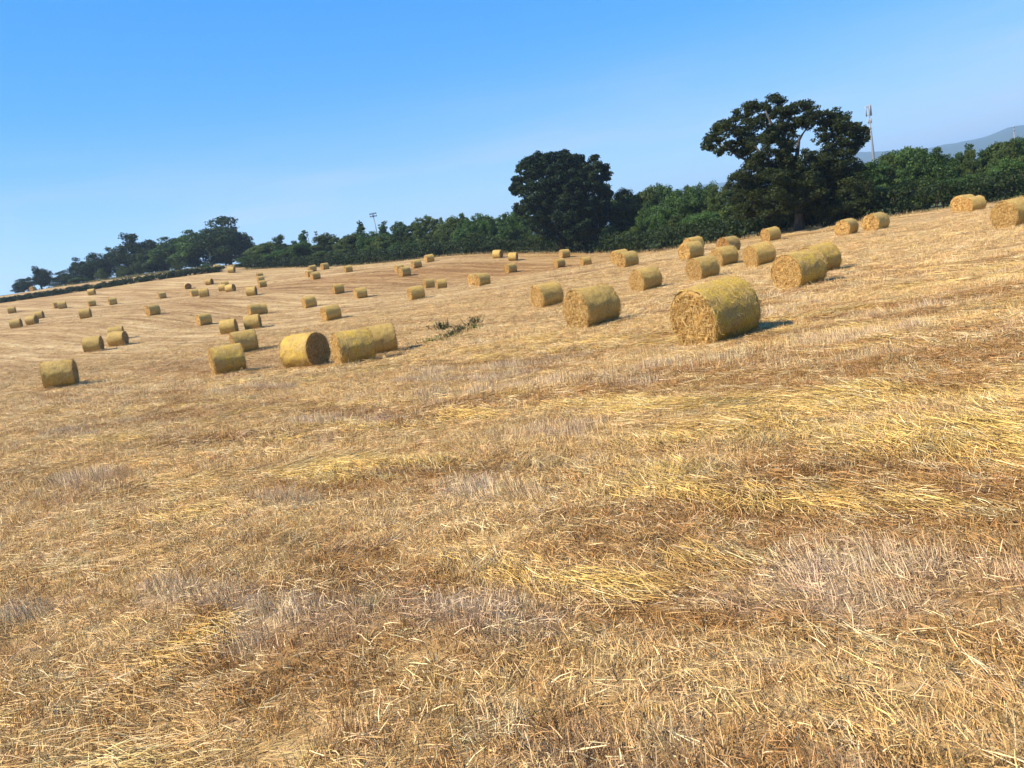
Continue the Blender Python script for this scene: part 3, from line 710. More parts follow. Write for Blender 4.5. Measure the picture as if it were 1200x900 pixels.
for bi, (px, py, s, sd, al, tn, label) in enumerate(BALES):
    d = FPX * BD / s; foot = (px - s * 0.47 * _up[0], py + s * 0.47 * _up[1])
    r = ray(*foot)
    # slide along the ray to the ground near the measured distance
    ds = np.linspace(d * 0.72, d * 1.35, 900); P = r[None] * ds[:, None]
    gap = P[:, 2] - height(P[:, 0], P[:, 1])
    sg = np.where(np.diff(np.sign(gap)) != 0)[0]
    if len(sg): k = sg[np.argmin(np.abs(ds[sg] - d))]
    else: k = int(np.argmin(np.abs(gap) + 0.004 * np.abs(ds - d)))
    p = P[k]; gz = float(height(p[0], p[1]))
    scl = float(np.clip((s / FPX) * ds[k] / BD, 0.9, 1.12))
    vh = Vector((p[0], p[1], 0)).normalized(); a = math.radians(al)
    if sd == 'L': nrm = -vh * math.cos(a) + Vector((-vh.y, vh.x, 0)) * math.sin(a); ax = -nrm
    else: nrm = -vh * math.cos(a) + Vector((vh.y, -vh.x, 0)) * math.sin(a); ax = nrm
    e = 0.6
    za = float(height(p[0] + ax.x * e, p[1] + ax.y * e)); zb = float(height(p[0] - ax.x * e, p[1] - ax.y * e))
    X = Vector((ax.x, ax.y, (za - zb) / (2 * e))).normalized(); Y = Vector((0, 0, 1)).cross(X).normalized(); Z = X.cross(Y)
    mw = Matrix((X, Y, Z)).transposed().to_4x4()
    root = bpy.data.objects.new('straw_bale', None); COL.objects.link(root)
    root.matrix_world = Matrix.Translation((p[0], p[1], (za + zb) / 2 - 0.07)) @ mw @ Matrix.Scale(scl, 4)
    root.empty_display_size = 0.3
    tag(root, label, 'straw bale', 'round straw bales on the stubble field')
    wrap, ends, loose = (HI if s >= 24 else LO)[bi % 4]
    flip = (bi // 4) % 2
    ctw, cts = TINT[tn]; jit = random.uniform(0.86, 1.08)
    for nm, me in (('net_wrap', wrap), ('straw_end', ends[0]), ('straw_end', ends[1]), ('loose_straw', loose)):
        c = ob(nm, me, None, root)
        cc = ctw if nm == 'net_wrap' else cts
        c.color = (cc[0] * jit, cc[1] * jit, cc[2] * jit, 1)
        if nm == 'loose_straw': c['kind'] = 'stuff'
        if nm == 'straw_end' and label.startswith('bale whose dark'): c['label'] = 'dark brown end of packed straw'
    bale_foot.append((p[0], p[1], 0.6 if s > 15 else 0.75, s > 15))

# ------------------------------------------------------------------ straw over the field
nt_ = scatter_straw('stubble', 0.8, 4.6, 420, 0.66, 'short chopped stubble and loose straw nearest the camera', 1.4)
nt_ += scatter_straw('stubble', 4.6, 9.5, 330, 0.70, 'tangled golden and grey stubble and loose straw in the foreground', 1.1)
nt_ += scatter_straw('stubble', 9.5, 24, 115, 1.0, 'stubble and lying straw around the nearest bales', 0.85)
nt_ += scatter_straw('stubble', 24, 60, 13, 2.0, 'stubble rows across the middle of the field', 0.68)
nt_ += scatter_straw('stubble', 60, 175, 1.1, 3.6, 'stubble rows on the far slopes of the field', 0.68, True)
print('tufts', nt_)

# ------------------------------------------------------------------ foliage
def leaf_cloud(centres, radii, counts, size, rng, fill=0.55, up=0.25):
    """pointed, folded leaf sprays on and inside ellipsoidal clumps"""
    Vs, Ts = [], []
    for c, r, k in zip(centres, radii, counts):
        k = int(k)
        d = rng.normal(size=(k, 3)); d /= np.linalg.norm(d, axis=1, keepdims=True)
        rad = fill + (1 - fill) * rng.random(k) ** 0.5
        rad *= 1 + 0.22 * rng.normal(size=k) * 0.6
        p = np.asarray(c) + d * np.asarray(r) * rad[:, None]
        nrm = d * 0.8 + rng.normal(size=(k, 3)) * 0.6 + np.array([0, 0, up]); nrm /= np.linalg.norm(nrm, axis=1, keepdims=True)
        t = np.cross(nrm, rng.normal(size=(k, 3))); t /= np.linalg.norm(t, axis=1, keepdims=True) + 1e-9
        b = np.cross(nrm, t)
        s = size * rng.uniform(0.6, 1.35, k)[:, None]
        q = np.stack([p - t * s * .55, p - b * s * .36 + nrm * s * .10, p + t * s * .55 - nrm * s * .12, p + b * s * .36 + nrm * s * .10], 1)
        Vs.append(q.reshape(-1, 3)); ct = rng.uniform(0.0, 0.35)
        Ts.append(np.repeat(np.clip(ct + rng.random(k) * 0.65, 0, 1), 4))
    V = np.concatenate(Vs); F_ = np.arange(len(V)).reshape(-1, 4)
    return V, F_, np.concatenate(Ts).astype(np.float32)
def foliage_mesh(name, cl, mat):
    V, F_, T = cl; me = mk_mesh(name, V, F_, False, {'tint': ('FLOAT', T)}); me.materials.append(mat); return me
def sub_clumps(c, r, n, rng, frac=0.42, hemi=False):
    """small clumps scattered over an ellipsoid's outer shell"""
    d = rng.normal(size=(n, 3)); d /= np.linalg.norm(d, axis=1, keepdims=True)
    if hemi: d[:, 2] = np.abs(d[:, 2]) * 0.9 - 0.25
    ra = rng.uniform(0.45, 0.95, n)[:, None]
    cs = np.asarray(c) + d * np.asarray(r) * ra
    m_ = float(np.mean(r)) * frac
    rs = m_ * rng.uniform(0.65, 1.3, (n, 1)) * np.array([[1.1, 1.1, 0.75]])
    return cs, rs

# --- generic trees for the belt and the ridge: unit height 1, crown about 0.9 wide, built at 7 m
def tree_variant(seed, kind, mat):
    rng = np.random.default_rng(seed); H = 7.0
    cs, rs = [], []
    if kind == 'broad':
        lobes = [((rng.normal(0, 1.0), rng.normal(0, 1.0), rng.uniform(2.6, 5.4)), (rng.uniform(1.3, 2.0),) * 2 + (rng.uniform(1.1, 1.6),)) for _ in range(7)]
        lobes.append(((0, 0, 5.6), (1.3, 1.3, 1.2)))
    elif kind == 'bush':
        lobes = [((rng.normal(0, 1.6), rng.normal(0, 1.0), rng.uniform(1.3, 4.2)), (rng.uniform(1.3, 2.0), 1.4, rng.uniform(1.2, 1.9))) for _ in range(8)]
        lobes.append(((0.3, 0, 5.2), (1.3, 1.3, 1.4)))
    elif kind == 'spire':
        lobes = [((rng.normal(0, 0.14), rng.normal(0, 0.14), z), (max(0.42, 1.9 * (1 - z / 7.2)),) * 2 + (0.9,)) for z in (1.0, 1.6, 2.2, 2.8, 3.4, 4.0, 4.5, 5.0, 5.4, 5.8, 6.2)]
    else:                                     # upright feathery shoots
        lobes = [((rng.normal(0, 1.5), rng.normal(0, 1.0), rng.uniform(1.2, 3.6)), (rng.uniform(1.0, 1.7), 1.2, rng.uniform(1.1, 1.7))) for _ in range(6)]
        lobes += [((rng.normal(0, 1.4), rng.normal(0, 0.8), rng.uniform(3.8, 5.5)), (0.6, 0.6, 1.5)) for _ in range(9)]
    for c, r in lobes:
        a, b = sub_clumps(c, r, 13 if np.mean(r) > 0.7 else 9, rng); cs.append(a); rs.append(b)
    cs = np.concatenate(cs); rs = np.concatenate(rs)
    cs[:, 2] = np.maximum(cs[:, 2], 0.4)
    cnt = np.clip(125 * (rs.mean(1) / 0.6) ** 2, 20, 220)
    cl = leaf_cloud(cs, rs, cnt, 0.21, rng, 0.4)
    cl[0][:, 2] *= 6.9 / np.percentile(cl[0][:, 2], 99.3)                       # every kind reaches the same height and width
    cl[0][:, :2] *= 3.0 / np.percentile(np.abs(cl[0][:, :2]), 97)
    crown = foliage_mesh('crown', cl, mat)
    b = MB(); b.tube([(0, 0, -0.5), (0.05, 0, 1.2), (0.1, 0.1, 2.8), (0.0, 0.1, 4.6)], [0.22, 0.17, 0.12, 0.05], 7, 0.08)
    for k in range(5):
        a = rng.uniform(0, 6.28); z0 = rng.uniform(1.0, 3.2)
        b.tube([(0.05, 0.05, z0), (0.8 * math.cos(a), 0.8 * math.sin(a), z0 + 0.9), (1.4 * math.cos(a), 1.4 * math.sin(a), z0 + 1.9)], [0.10, 0.06, 0.025], 5)
    trunk = b.mesh('trunk', True); trunk.materials.append(M_BARK)
    return crown, trunk
MB3 = [M_BELT, M_BELT2, M_BELT3, M_BELT, M_BELT2]
VAR = {'broad': [tree_variant(400 + k, 'broad', MB3[k]) for k in range(5)],
       'bush': [tree_variant(420 + k, 'bush', MB3[k]) for k in range(5)],
       'spire': [tree_variant(440 + k, 'spire', M_BELT) for k in range(2)],
       'shoot': [tree_variant(460 + k, 'shoot', MB3[k]) for k in range(5)],
       'dark': [tree_variant(480 + k, 'bush', M_SYC) for k in range(4)],
       'lime': [tree_variant(500 + k, 'shoot', M_LIME) for k in range(2)]}
def place_tree(name, px, ytop, d, wpx, kind, label, group, cat='tree', k=None):
    """a tree standing at depth d under photo column px, its top at row ytop, wpx wide"""
    top = at_depth(px, ytop, d)
    gz = float(height(top[0], top[1])); h = max(1.0, top[2] - gz)
    vs_ = VAR[kind]; crown, trunk = vs_[(k if k is not None else random.randrange(len(vs_)))]
    root = bpy.data.objects.new(name, None); COL.objects.link(root)
    root.location = (top[0], top[1], gz - 0.1); root.rotation_euler = (0, 0, random.uniform(0, 6.28))
    w = wpx / FPX * d / 6.0; root.scale = (w, w, h / 6.9)
    ob('crown', crown, None, root); ob('trunk', trunk, None, root)
    return tag(root, label, cat, group)

# ------------------------------------------------------------------ spreading oak
def mass_tree(name, blobs, d, size, mat, seed, dens, depth_scale, label, limbs, bark, sub=10, frac=0.45, crop=None, grow=(1.16, 1.22)):
    """blobs: photo x, y, rx, ry (crop pixels) and optional depth offset in metres"""
    rng = np.random.default_rng(seed)
    x0, y0, k = crop
    base = at_depth(x0 + limbs[0][0][0] / k, y0 + limbs[0][0][1] / k, d); Y = base[1]
    gz = float(height(base[0], base[1])) - 0.1
    mpp = d / FPX / k
    cs, rs = [], []
    for bl in blobs:
        X_, Y_, rx_, ry_ = bl[:4]; rx_ *= grow[0]; ry_ *= grow[1]
        dep = (bl[4] if len(bl) > 4 else np.clip(rng.normal(0, 1), -1.5, 1.5) * depth_scale * (1.0 if rx_ > 75 else 0.6))
        p = at_y(x0 + X_ / k, y0 + Y_ / k, Y + dep)
        cpos = np.array([p[0] - base[0], dep, p[2] - gz]); rad = np.array([rx_ * mpp, min(rx_, ry_) * mpp * 1.3, ry_ * mpp])
        a, b = sub_clumps(cpos, rad, sub, rng, frac); cs.append(a); rs.append(b)
        if abs(dep) < depth_scale * 1.2 and rx_ > 75:          # the crown is as deep as it is broad
            for sgn in (-1, 1):
                a, b = sub_clumps(cpos * np.array([0.80, 1.0, 0.90]) + np.array([rng.normal(0, rad[0] * .2), sgn * (depth_scale + rad[1] * 0.5), -rad[2] * 0.2]), rad * 0.8, max(3, sub // 2), rng, frac); cs.append(a); rs.append(b)
    cs = np.concatenate(cs); rs = np.concatenate(rs)
    cs[:, 2] = np.maximum(cs[:, 2], 0.5)
    cnt = np.clip(dens * (rs.mean(1) / 0.6) ** 2, 14, 260)
    root = bpy.data.objects.new(name, None); COL.objects.link(root); root.location = (base[0], base[1], gz)
    ob('crown', foliage_mesh('crown', leaf_cloud(cs, rs, cnt, size, rng, 0.35), mat), None, root)
    for j, lb in enumerate(limbs):
        b = MB(); pts, rad = [], []
        for (X_, Y_, r_, dy) in lb:
            p = at_y(x0 + X_ / k, y0 + Y_ / k, Y); pts.append((p[0] - base[0], dy, p[2] - gz)); rad.append(r_)
        if j == 0: pts[0] = (pts[0][0], pts[0][1], -0.3)
        me = b.tube(pts, rad, 10 if j == 0 else 7, 0.12 if j == 0 else 0.05).mesh('trunk' if j == 0 else 'limb', True); me.materials.append(bark)
        ob('trunk' if j == 0 else 'limb', me, None, root)
    return tag(root, label, 'tree')
oak_blobs = [(72, 345, 40, 40), (105, 275, 46, 34), (165, 228, 50, 36), (470, 88, 100, 36), (360, 112, 85, 38), (640, 108, 105, 36), (285, 150, 70, 42), (205, 225, 62, 42), (135, 290, 60, 38), (100, 340, 40, 42), (150, 380, 30, 30), (735, 140, 55, 44), (560, 135, 85, 42), (440, 165, 70, 34),
    (250, 290, 75, 46), (225, 360, 60, 32), (340, 225, 70, 46), (345, 320, 75, 52), (300, 385, 60, 36), (420, 395, 65, 42), (365, 430, 60, 32), (530, 225, 60, 46), (525, 325, 62, 80), (640, 195, 55, 40), (700, 200, 45, 40), (560, 430, 50, 50), (450, 300, 60, 50), (600, 290, 30, 50),
    (860, 165, 55, 36), (925, 205, 62, 44), (840, 245, 60, 50), (880, 320, 66, 52), (780, 290, 42, 44), (965, 265, 34, 36), (1030, 250, 42, 28), (1060, 288, 24, 40), (1000, 345, 44, 30), (1040, 310, 30, 30), (950, 370, 50, 40), (985, 235, 40, 34), (895, 185, 62, 36), (815, 215, 50, 44), (800, 165, 44, 30), (1010, 285, 36, 30), (930, 300, 50, 40), (990, 310, 36, 36),
    (760, 415, 105, 58), (880, 440, 105, 70), (700, 520, 80, 60), (850, 540, 135, 85), (960, 520, 75, 85), (780, 620, 140, 85), (920, 640, 100, 95), (860, 740, 125, 80), (1000, 640, 65, 75), (960, 740, 80, 70), (740, 730, 80, 70),
    (330, 520, 115, 58), (245, 570, 62, 44), (430, 500, 95, 58), (540, 490, 90, 58), (450, 600, 135, 85), (330, 640, 105, 85), (560, 600, 105, 85), (640, 640, 75, 105), (480, 720, 85, 62), (360, 720, 75, 55), (300, 760, 60, 50), (640, 570, 80, 60, -1.6), (590, 470, 75, 55, -1.4), (560, 380, 55, 50, -1.2), (700, 590, 80, 60, -1.5), (560, 660, 70, 60, -1.4)]
oak_limbs = [[(645, 885, 0.62, 0), (648, 800, 0.46, 0), (645, 700, 0.42, 0), (640, 600, 0.40, 0)],
    [(640, 640, 0.36, 0), (590, 480, 0.28, 0.3), (540, 330, 0.20, 0.6), (480, 200, 0.12, 0.5), (430, 110, 0.05, 0.2)],
    [(640, 620, 0.30, 0), (615, 440, 0.22, -0.4), (620, 320, 0.15, -0.8), (690, 220, 0.09, -0.6), (740, 140, 0.04, -0.4)],
    [(645, 660, 0.32, 0), (740, 500, 0.24, 0.3), (840, 370, 0.17, 0.6), (900, 260, 0.11, 0.3), (930, 190, 0.05, 0)],
    [(840, 370, 0.13, 0.6), (940, 380, 0.10, 0.3), (1010, 330, 0.07, 0), (1060, 260, 0.04, 0)],
    [(620, 560, 0.26, 0), (480, 490, 0.20, -0.5), (310, 450, 0.14, -0.8), (240, 410, 0.09, -0.6), (150, 340, 0.05, -0.3)],
    [(480, 490, 0.14, -0.5), (380, 360, 0.10, 0.2), (300, 240, 0.07, 0.6), (220, 220, 0.03, 0.4)],
    [(560, 400, 0.14, 0.5), (600, 290, 0.09, 1.0), (640, 180, 0.05, 1.2), (650, 110, 0.03, 1.0)]]
mass_tree('oak_tree', oak_blobs, 73.0, 0.165, M_OAK, 71, 245, 2.2, 'tall spreading oak with airy crown and pale trunk at the field edge, right of centre', oak_limbs, M_OBARK, sub=24, frac=0.30, crop=(815, 105, 5.295))
rt_blobs = [(490, 90, 110, 48), (360, 130, 120, 60), (270, 170, 100, 60), (620, 110, 120, 50), (740, 140, 100, 60), (830, 210, 90, 70), (870, 270, 65, 70), (230, 270, 90, 60), (180, 340, 65, 48), (170, 370, 50, 30), (400, 260, 140, 110), (560, 250, 150, 110), (700, 260, 130, 100),
    (330, 380, 120, 80), (480, 420, 140, 100), (640, 420, 150, 110), (800, 400, 130, 100), (900, 390, 55, 55), (230, 480, 75, 36), (200, 520, 70, 40), (300, 540, 110, 70), (430, 560, 130, 90), (580, 560, 140, 100), (740, 540, 130, 100), (820, 560, 80, 80),
    (330, 640, 90, 70), (460, 680, 110, 80), (600, 680, 120, 80), (720, 660, 100, 70), (560, 760, 90, 60), (890, 480, 60, 75), (430, 150, 100, 60), (640, 170, 120, 70)]
rt_limbs = [[(540, 870, 0.6, 0), (540, 740, 0.5, 0), (535, 600, 0.4, 0), (530, 420, 0.25, 0)], [(538, 640, 0.3, 0), (430, 450, 0.2, 0.5), (330, 280, 0.1, 0.6)], [(538, 600, 0.3, 0), (680, 420, 0.2, -0.5), (780, 260, 0.1, -0.6)], [(535, 700, 0.22, 0), (380, 580, 0.14, -0.6), (240, 490, 0.06, -0.6)]]
mass_tree('broadleaf_tree', rt_blobs, 122.0, 0.30, M_SYC, 72, 150, 2.6, 'dense dark round-crowned tree behind the hedge at the middle', rt_limbs, M_BARK, sub=17, frac=0.34, grow=(1.02, 1.10), crop=(580, 170, 6.92))

# ------------------------------------------------------------------ ridge trees at far left
GRL = 'trees on the ridge beyond the left hedge'
for px, yt, d, w, kd, lab in (
    (42, 313, 236, 30, 'dark', 'leftmost tree on the skyline, dark and rounded, standing with a lower one'),
    (24, 327, 236, 22, 'dark', 'lower rounded tree at the very left end of the skyline'),
    (72, 318, 236, 24, 'dark', 'low tree at the left end of the dark row on the ridge'),
    (90, 303, 236, 34, 'dark', 'second tree of the dark ridge row, counted from its low left end'),
    (110, 298, 236, 34, 'dark', 'third tree of the dark ridge row, counted from its low left end'),
    (129, 291, 236, 32, 'dark', 'fourth tree of the dark ridge row, just left of its tallest one'),
    (152, 275, 234, 42, 'dark', 'tallest tree of the dark ridge row, at its right end'),
    (173, 283, 234, 28, 'dark', 'right shoulder tree of the dark ridge row beside the gap'),
    (200, 279, 228, 40, 'bush', 'mid green tree left of the largest tree on the left ridge'),
    (224, 272, 228, 42, 'bush', 'tree merging into the left side of the largest ridge tree'),
    (257, 256, 226, 58, 'dark', 'largest broad tree on the left ridge, tallest of that group'),
    (277, 272, 224, 40, 'dark', 'tree forming the round right flank of the largest ridge tree')):
    place_tree('broadleaf_tree', px, yt, d, w * 1.22, kd, lab, GRL)
for px, yt, d, w, lab in ((180, 306, 228, 30, 'low thicket filling the gap right of the dark ridge row'), (228, 300, 226, 34, 'low thicket under the tree left of the largest ridge tree'),
    (262, 298, 224, 36, 'low thicket at the foot of the largest ridge tree'), (285, 300, 215, 26, 'low thicket at the right foot of the largest ridge tree')):
    place_tree('thicket', px, yt, d, w, 'dark', lab, 'thickets under the ridge trees', 'shrub')
GRS = 'shrubs on the rough bank beyond the left hedge'
for px, yt, d, w, lab in ((163, 298, 226, 22, 'round bush below the tallest dark ridge tree'), (116, 315, 224, 16, 'low bush on the bank below the dark ridge row'),
    (207, 303, 214, 14, 'dark upright shrub below the mid green ridge trees'), (240, 309, 206, 18, 'bush just above the left hedge under the largest ridge tree'),
    (142, 312, 222, 16, 'small brown bush between the two larger bushes on the bank'), (88, 325, 218, 26, 'dull low scrub on the bank at the left hedge'), (25, 341.5, 226, 6, 'tiny brown bush on the strip beyond the left hedge')):
    place_tree('shrub', px, yt, d, w, 'bush', lab, GRS, 'shrub')

# ------------------------------------------------------------------ tree belt behind the main hedge
SKY = [(292, 300), (300, 290), (312, 284), (326, 277), (340, 287), (353, 271), (367, 286), (380, 276), (395, 277), (413, 273), (421, 262), (432, 273), (448, 262), (458, 271), (467, 262), (480, 263), (492, 263), (502, 254), (515, 257), (530, 254), (542, 250),
       (556, 253), (567, 257), (577, 254), (592, 250), (606, 246), (720, 226), (730, 222), (745, 225), (760, 221), (776, 217), (790, 220), (806, 221), (820, 218), (837, 220), (850, 217), (866, 222), (885, 228),
       (985, 200), (1003, 189), (1022, 186), (1040, 178), (1050, 173), (1066, 174), (1080, 170), (1092, 173), (1108, 177), (1123, 178), (1138, 172), (1153, 164), (1166, 164), (1178, 162), (1192, 159), (1206, 156), (1225, 152), (1250, 150)]
def hedge_depth(px):
    H = HEDGE_L + HEDGE_M + HEDGE_R
    return float(np.interp(px, [h[0] for h in H], [h[2] for h in H]))
SECTIONS = [(345, 'right beside the largest ridge tree'), (400, 'near the short floodlight poles'), (470, 'near the tall floodlight pole'), (540, 'above the row of bales rising to the hedge'), (610, 'just left of the round dark tree'),
    (770, 'just right of the round dark tree'), (830, 'midway between the round dark tree and the oak'), (930, 'just left of the oak'), (1036, 'beside the phone mast'), (1096, 'between the phone mast and the touching bales at right'),
    (1166, 'above the two touching bales at far right'), (9999, 'at the right edge of the photo')]
def section(px): return next(t for m_, t in SECTIONS if px < m_)
own = {353: 'thin spiky-topped tree standing above the hedge left of the floodlight poles', 421: 'pointed conifer-like tree on the skyline left of the tall floodlight', 448: 'pointed tree just right of the tall floodlight', 326: 'first separate tree right of the largest ridge tree'}
for i, (px, yt) in enumerate(SKY):
    d = hedge_depth(px) + (14 if px < 900 else 20) + random.uniform(-2, 6)
    kd = 'spire' if px in (421, 448, 353) else random.choice(['shoot', 'shoot', 'broad', 'bush'] if px > 400 else ['bush', 'broad'])
    w = random.uniform(28, 40) * (1.0 if px < 600 else 1.35)
    if kd == 'spire': w = 20
    sc = section(px)
    place_tree('belt_tree', px, yt + random.uniform(-1.5, 2) + (4 if px > 1000 else 0), d, w, kd, own.get(px, 'tall belt tree on the skyline ' + sc), 'belt trees behind the hedge, ' + sc)
px = 300
while px < 1270:
    if True:
        d = hedge_depth(px) + random.uniform(5, 9)
        ysk = np.interp(px, [s[0] for s in SKY], [s[1] for s in SKY]); H = HEDGE_L + HEDGE_M + HEDGE_R
        yb = np.interp(px, [h[0] for h in H], [h[1] for h in H])
        sc = section(px)
        lime = 700 < px < 760 or 640 < px < 652 or 618 < px < 632
        yt = ysk + (yb - ysk) * random.uniform(0.28, 0.55)
        if lime: yt = yb - random.uniform(26, 36)
        place_tree('belt_bush', px, yt, d if not lime else d - 2.5, random.uniform(28, 42) * (1.0 if px < 650 else 1.3), 'lime' if lime else random.choice(['bush', 'bush', 'broad']),
                   'bright yellow-green bush at the foot of the round dark tree' if lime else 'lower bush behind the hedge ' + sc, 'bright bushes by the round tree' if lime else 'bushes behind the hedge, ' + sc, 'bush')
    px += random.uniform(15, 22) * (1.0 if px < 650 else 1.3)

# ------------------------------------------------------------------ hedges
def hedge(poly, hgt, wid, mat, size, dens, label, seed):
    rng = np.random.default_rng(seed)
    P = np.array([at_depth(*p) for p in poly]); P[:, 2] = height(P[:, 0], P[:, 1])
    seg = np.hypot(*np.diff(P[:, :2], axis=0).T); t = np.r_[0, np.cumsum(seg)]; L = t[-1]
    n = int(L / 0.85) * 7
    u = rng.uniform(0, L, n); bx, by = np.interp(u, t, P[:, 0]), np.interp(u, t, P[:, 1])
    tx = np.interp(u + 1, t, P[:, 0]) - np.interp(u - 1, t, P[:, 0]); ty_ = np.interp(u + 1, t, P[:, 1]) - np.interp(u - 1, t, P[:, 1]); q = np.hypot(tx, ty_); nx_, ny_ = -ty_ / q, tx / q
    sgn = np.where(ny_ < 0, -1, 1); nx_, ny_ = nx_ * sgn, ny_ * sgn              # towards the far side
    off = rng.uniform(0, wid, n); bx, by = bx + nx_ * off, by + ny_ * off
    hh = hgt * (0.88 + 0.3 * (fbm(u * 0.10, u * 0 + seed, seed, 3))) * (1 - 0.15 * (off / wid < 0.15))
    zz = height(bx, by) + rng.uniform(0.06, 1.0, n) ** 0.8 * hh * 0.92
    cx_, cy_ = P[0, 0], P[0, 1]
    cs = np.c_[bx - cx_, by - cy_, zz]; rs = np.c_[np.full(n, .75), np.full(n, .6), rng.uniform(.32, .55, n)] * max(0.85, hgt / 2.2)
    root = bpy.data.objects.new('hedge', None); COL.objects.link(root); root.location = (cx_, cy_, 0)
    ob('foliage', foliage_mesh('foliage', leaf_cloud(cs, rs, np.full(n, dens), size, rng, 0.4), mat), None, root)
    b = MB()
    for uu in np.arange(0.6, L - 0.3, 0.9):
        x, y = np.interp(uu, t, P[:, 0]), np.interp(uu, t, P[:, 1]); o2 = wid * rng.uniform(0.35, 0.7)
        i_ = int(np.argmin(np.abs(u - uu))); x += nx_[i_] * o2; y += ny_[i_] * o2; z = float(height(x, y)); r_ = rng.normal(0, .2, 4)
        b.tube([(x - cx_, y - cy_, z - .1), (x - cx_ + r_[0], y - cy_ + r_[1], z + hgt * .45), (x - cx_ + r_[2] * 2, y - cy_ + r_[3], z + hgt * .85)], [.07, .05, .02], 5)
    me = b.mesh('stems', True); me.materials.append(M_BARK); ob('stems', me, None, root)
    return tag(root, label, 'hedge')
hedge(HEDGE_L, 1.15, 1.4, M_HEDGE, 0.24, 60, 'low dark clipped hedge along the top of the left slope', 11)
hedge(HEDGE_M, 2.5, 2.2, M_HEDGE, 0.28, 34, 'long dark green hedge along the back of the field, left of the oak', 12)
hedge(HEDGE_R, 2.6, 2.6, M_HEDGE, 0.23, 36, 'thick bramble hedge right of the oak along the field edge', 13)

# rough grass at the foot of the hedges and on the bank beyond the left hedge
def verge(name, pts, n, spread, hgt, mat, label, seed, wd=0.05):
    rng = np.random.default_rng(seed); P = np.array([at_depth(*p) for p in pts])
    t = np.linspace(0, 1, len(P)); u = rng.random(n)
    x = np.interp(u, t, P[:, 0]) + rng.normal(0, spread, n) * .6; y = np.interp(u, t, P[:, 1]) + rng.normal(-.3, spread, n)
    rt = np.c_[x, y, height(x, y)]; d = np.c_[rng.normal(0, .3, (n, 2)), np.ones(n)]
    V, Fc, b = ribbons(rt, d, rng.uniform(.4, 1.1, n) * hgt, rng.uniform(.6, 1.3, n) * wd, rng.normal(0, .05, (n, 3)), rng)
    me = mk_mesh(name, V, Fc, False, {'tint': ('FLOAT', b)}); me.materials.append(mat)
    o = ob(name, me); return tag(o, label, 'grass', kind='stuff')
verge('verge_grass', HEDGE_M, 3500, .5, .4, M_DRY, 'dry brown grass along the foot of the long hedge', 21, .07)
verge('verge_grass', HEDGE_R, 1800, .35, .28, M_DRY, 'dry grass along the foot of the right hedge', 22)
verge('bank_grass', [(75, 336, 225), (120, 330, 225), (165, 322, 222), (215, 317, 215), (250, 314, 205)], 3500, 5.0, .5, M_DRYG, 'pale rough grass on the bank beyond the left hedge', 23, .16)

# ------------------------------------------------------------------ weeds in the hollow left of the middle
def weed(px, py, hgt, rad, n, label, mat, seed):
    rng = np.random.default_rng(seed); p = ground_pt(px, py)
    root = bpy.data.objects.new('weed_plant', None); COL.objects.link(root); root.location = (p[0], p[1], float(height(p[0], p[1])))
    rt = np.c_[rng.normal(0, rad * .35, n), rng.normal(0, rad * .3, n), np.full(n, -.02)]
    d = np.c_[rt[:, :2] / rad * .9 + rng.normal(0, .25, (n, 2)), np.full(n, 1.0)]
    V, Fc, b = ribbons(rt, d, rng.uniform(.5, 1.1, n) * hgt, rng.uniform(.02, .035, n), rng.normal(0, .06, (n, 3)), rng)
    me = mk_mesh('stalks', V, Fc, False, {'tint': ('FLOAT', b)}); me.materials.append(mat); ob('stalks', me, None, root)
    k = 14; cs = np.c_[rng.normal(0, rad * .5, k), rng.normal(0, rad * .4, k), rng.uniform(.08, .8, k) * hgt]
    ob('leaves', foliage_mesh('leaves', leaf_cloud(cs, np.full((k, 3), .10), np.full(k, 6), .075, rng, .2), mat), None, root)
    return tag(root, label, 'weed', 'weeds in the hollow of the field')
weed(520, 386, .48, .55, 80, 'spiky dark green weed at the left of the weedy hollow', M_HEDGE, 1)
weed(538, 388, .30, .60, 90, 'brown withered weed clump in the middle of the weedy hollow', M_HEDGEB, 2)
weed(557, 380, .45, .45, 50, 'dark weed clump at the right end of the hollow', M_HEDGEB, 3)
weed(530, 393, .20, .9, 160, 'low green weeds along the lower left of the hollow', M_HEDGEB, 4)
weed(511, 399, .16, 1.1, 110, 'flat pale green weed patch at the lower left end of the hollow', M_LIME, 5)
weed(553, 385, .16, 1.0, 100, 'low pale green grass below the right weed clump', M_LIME, 6)

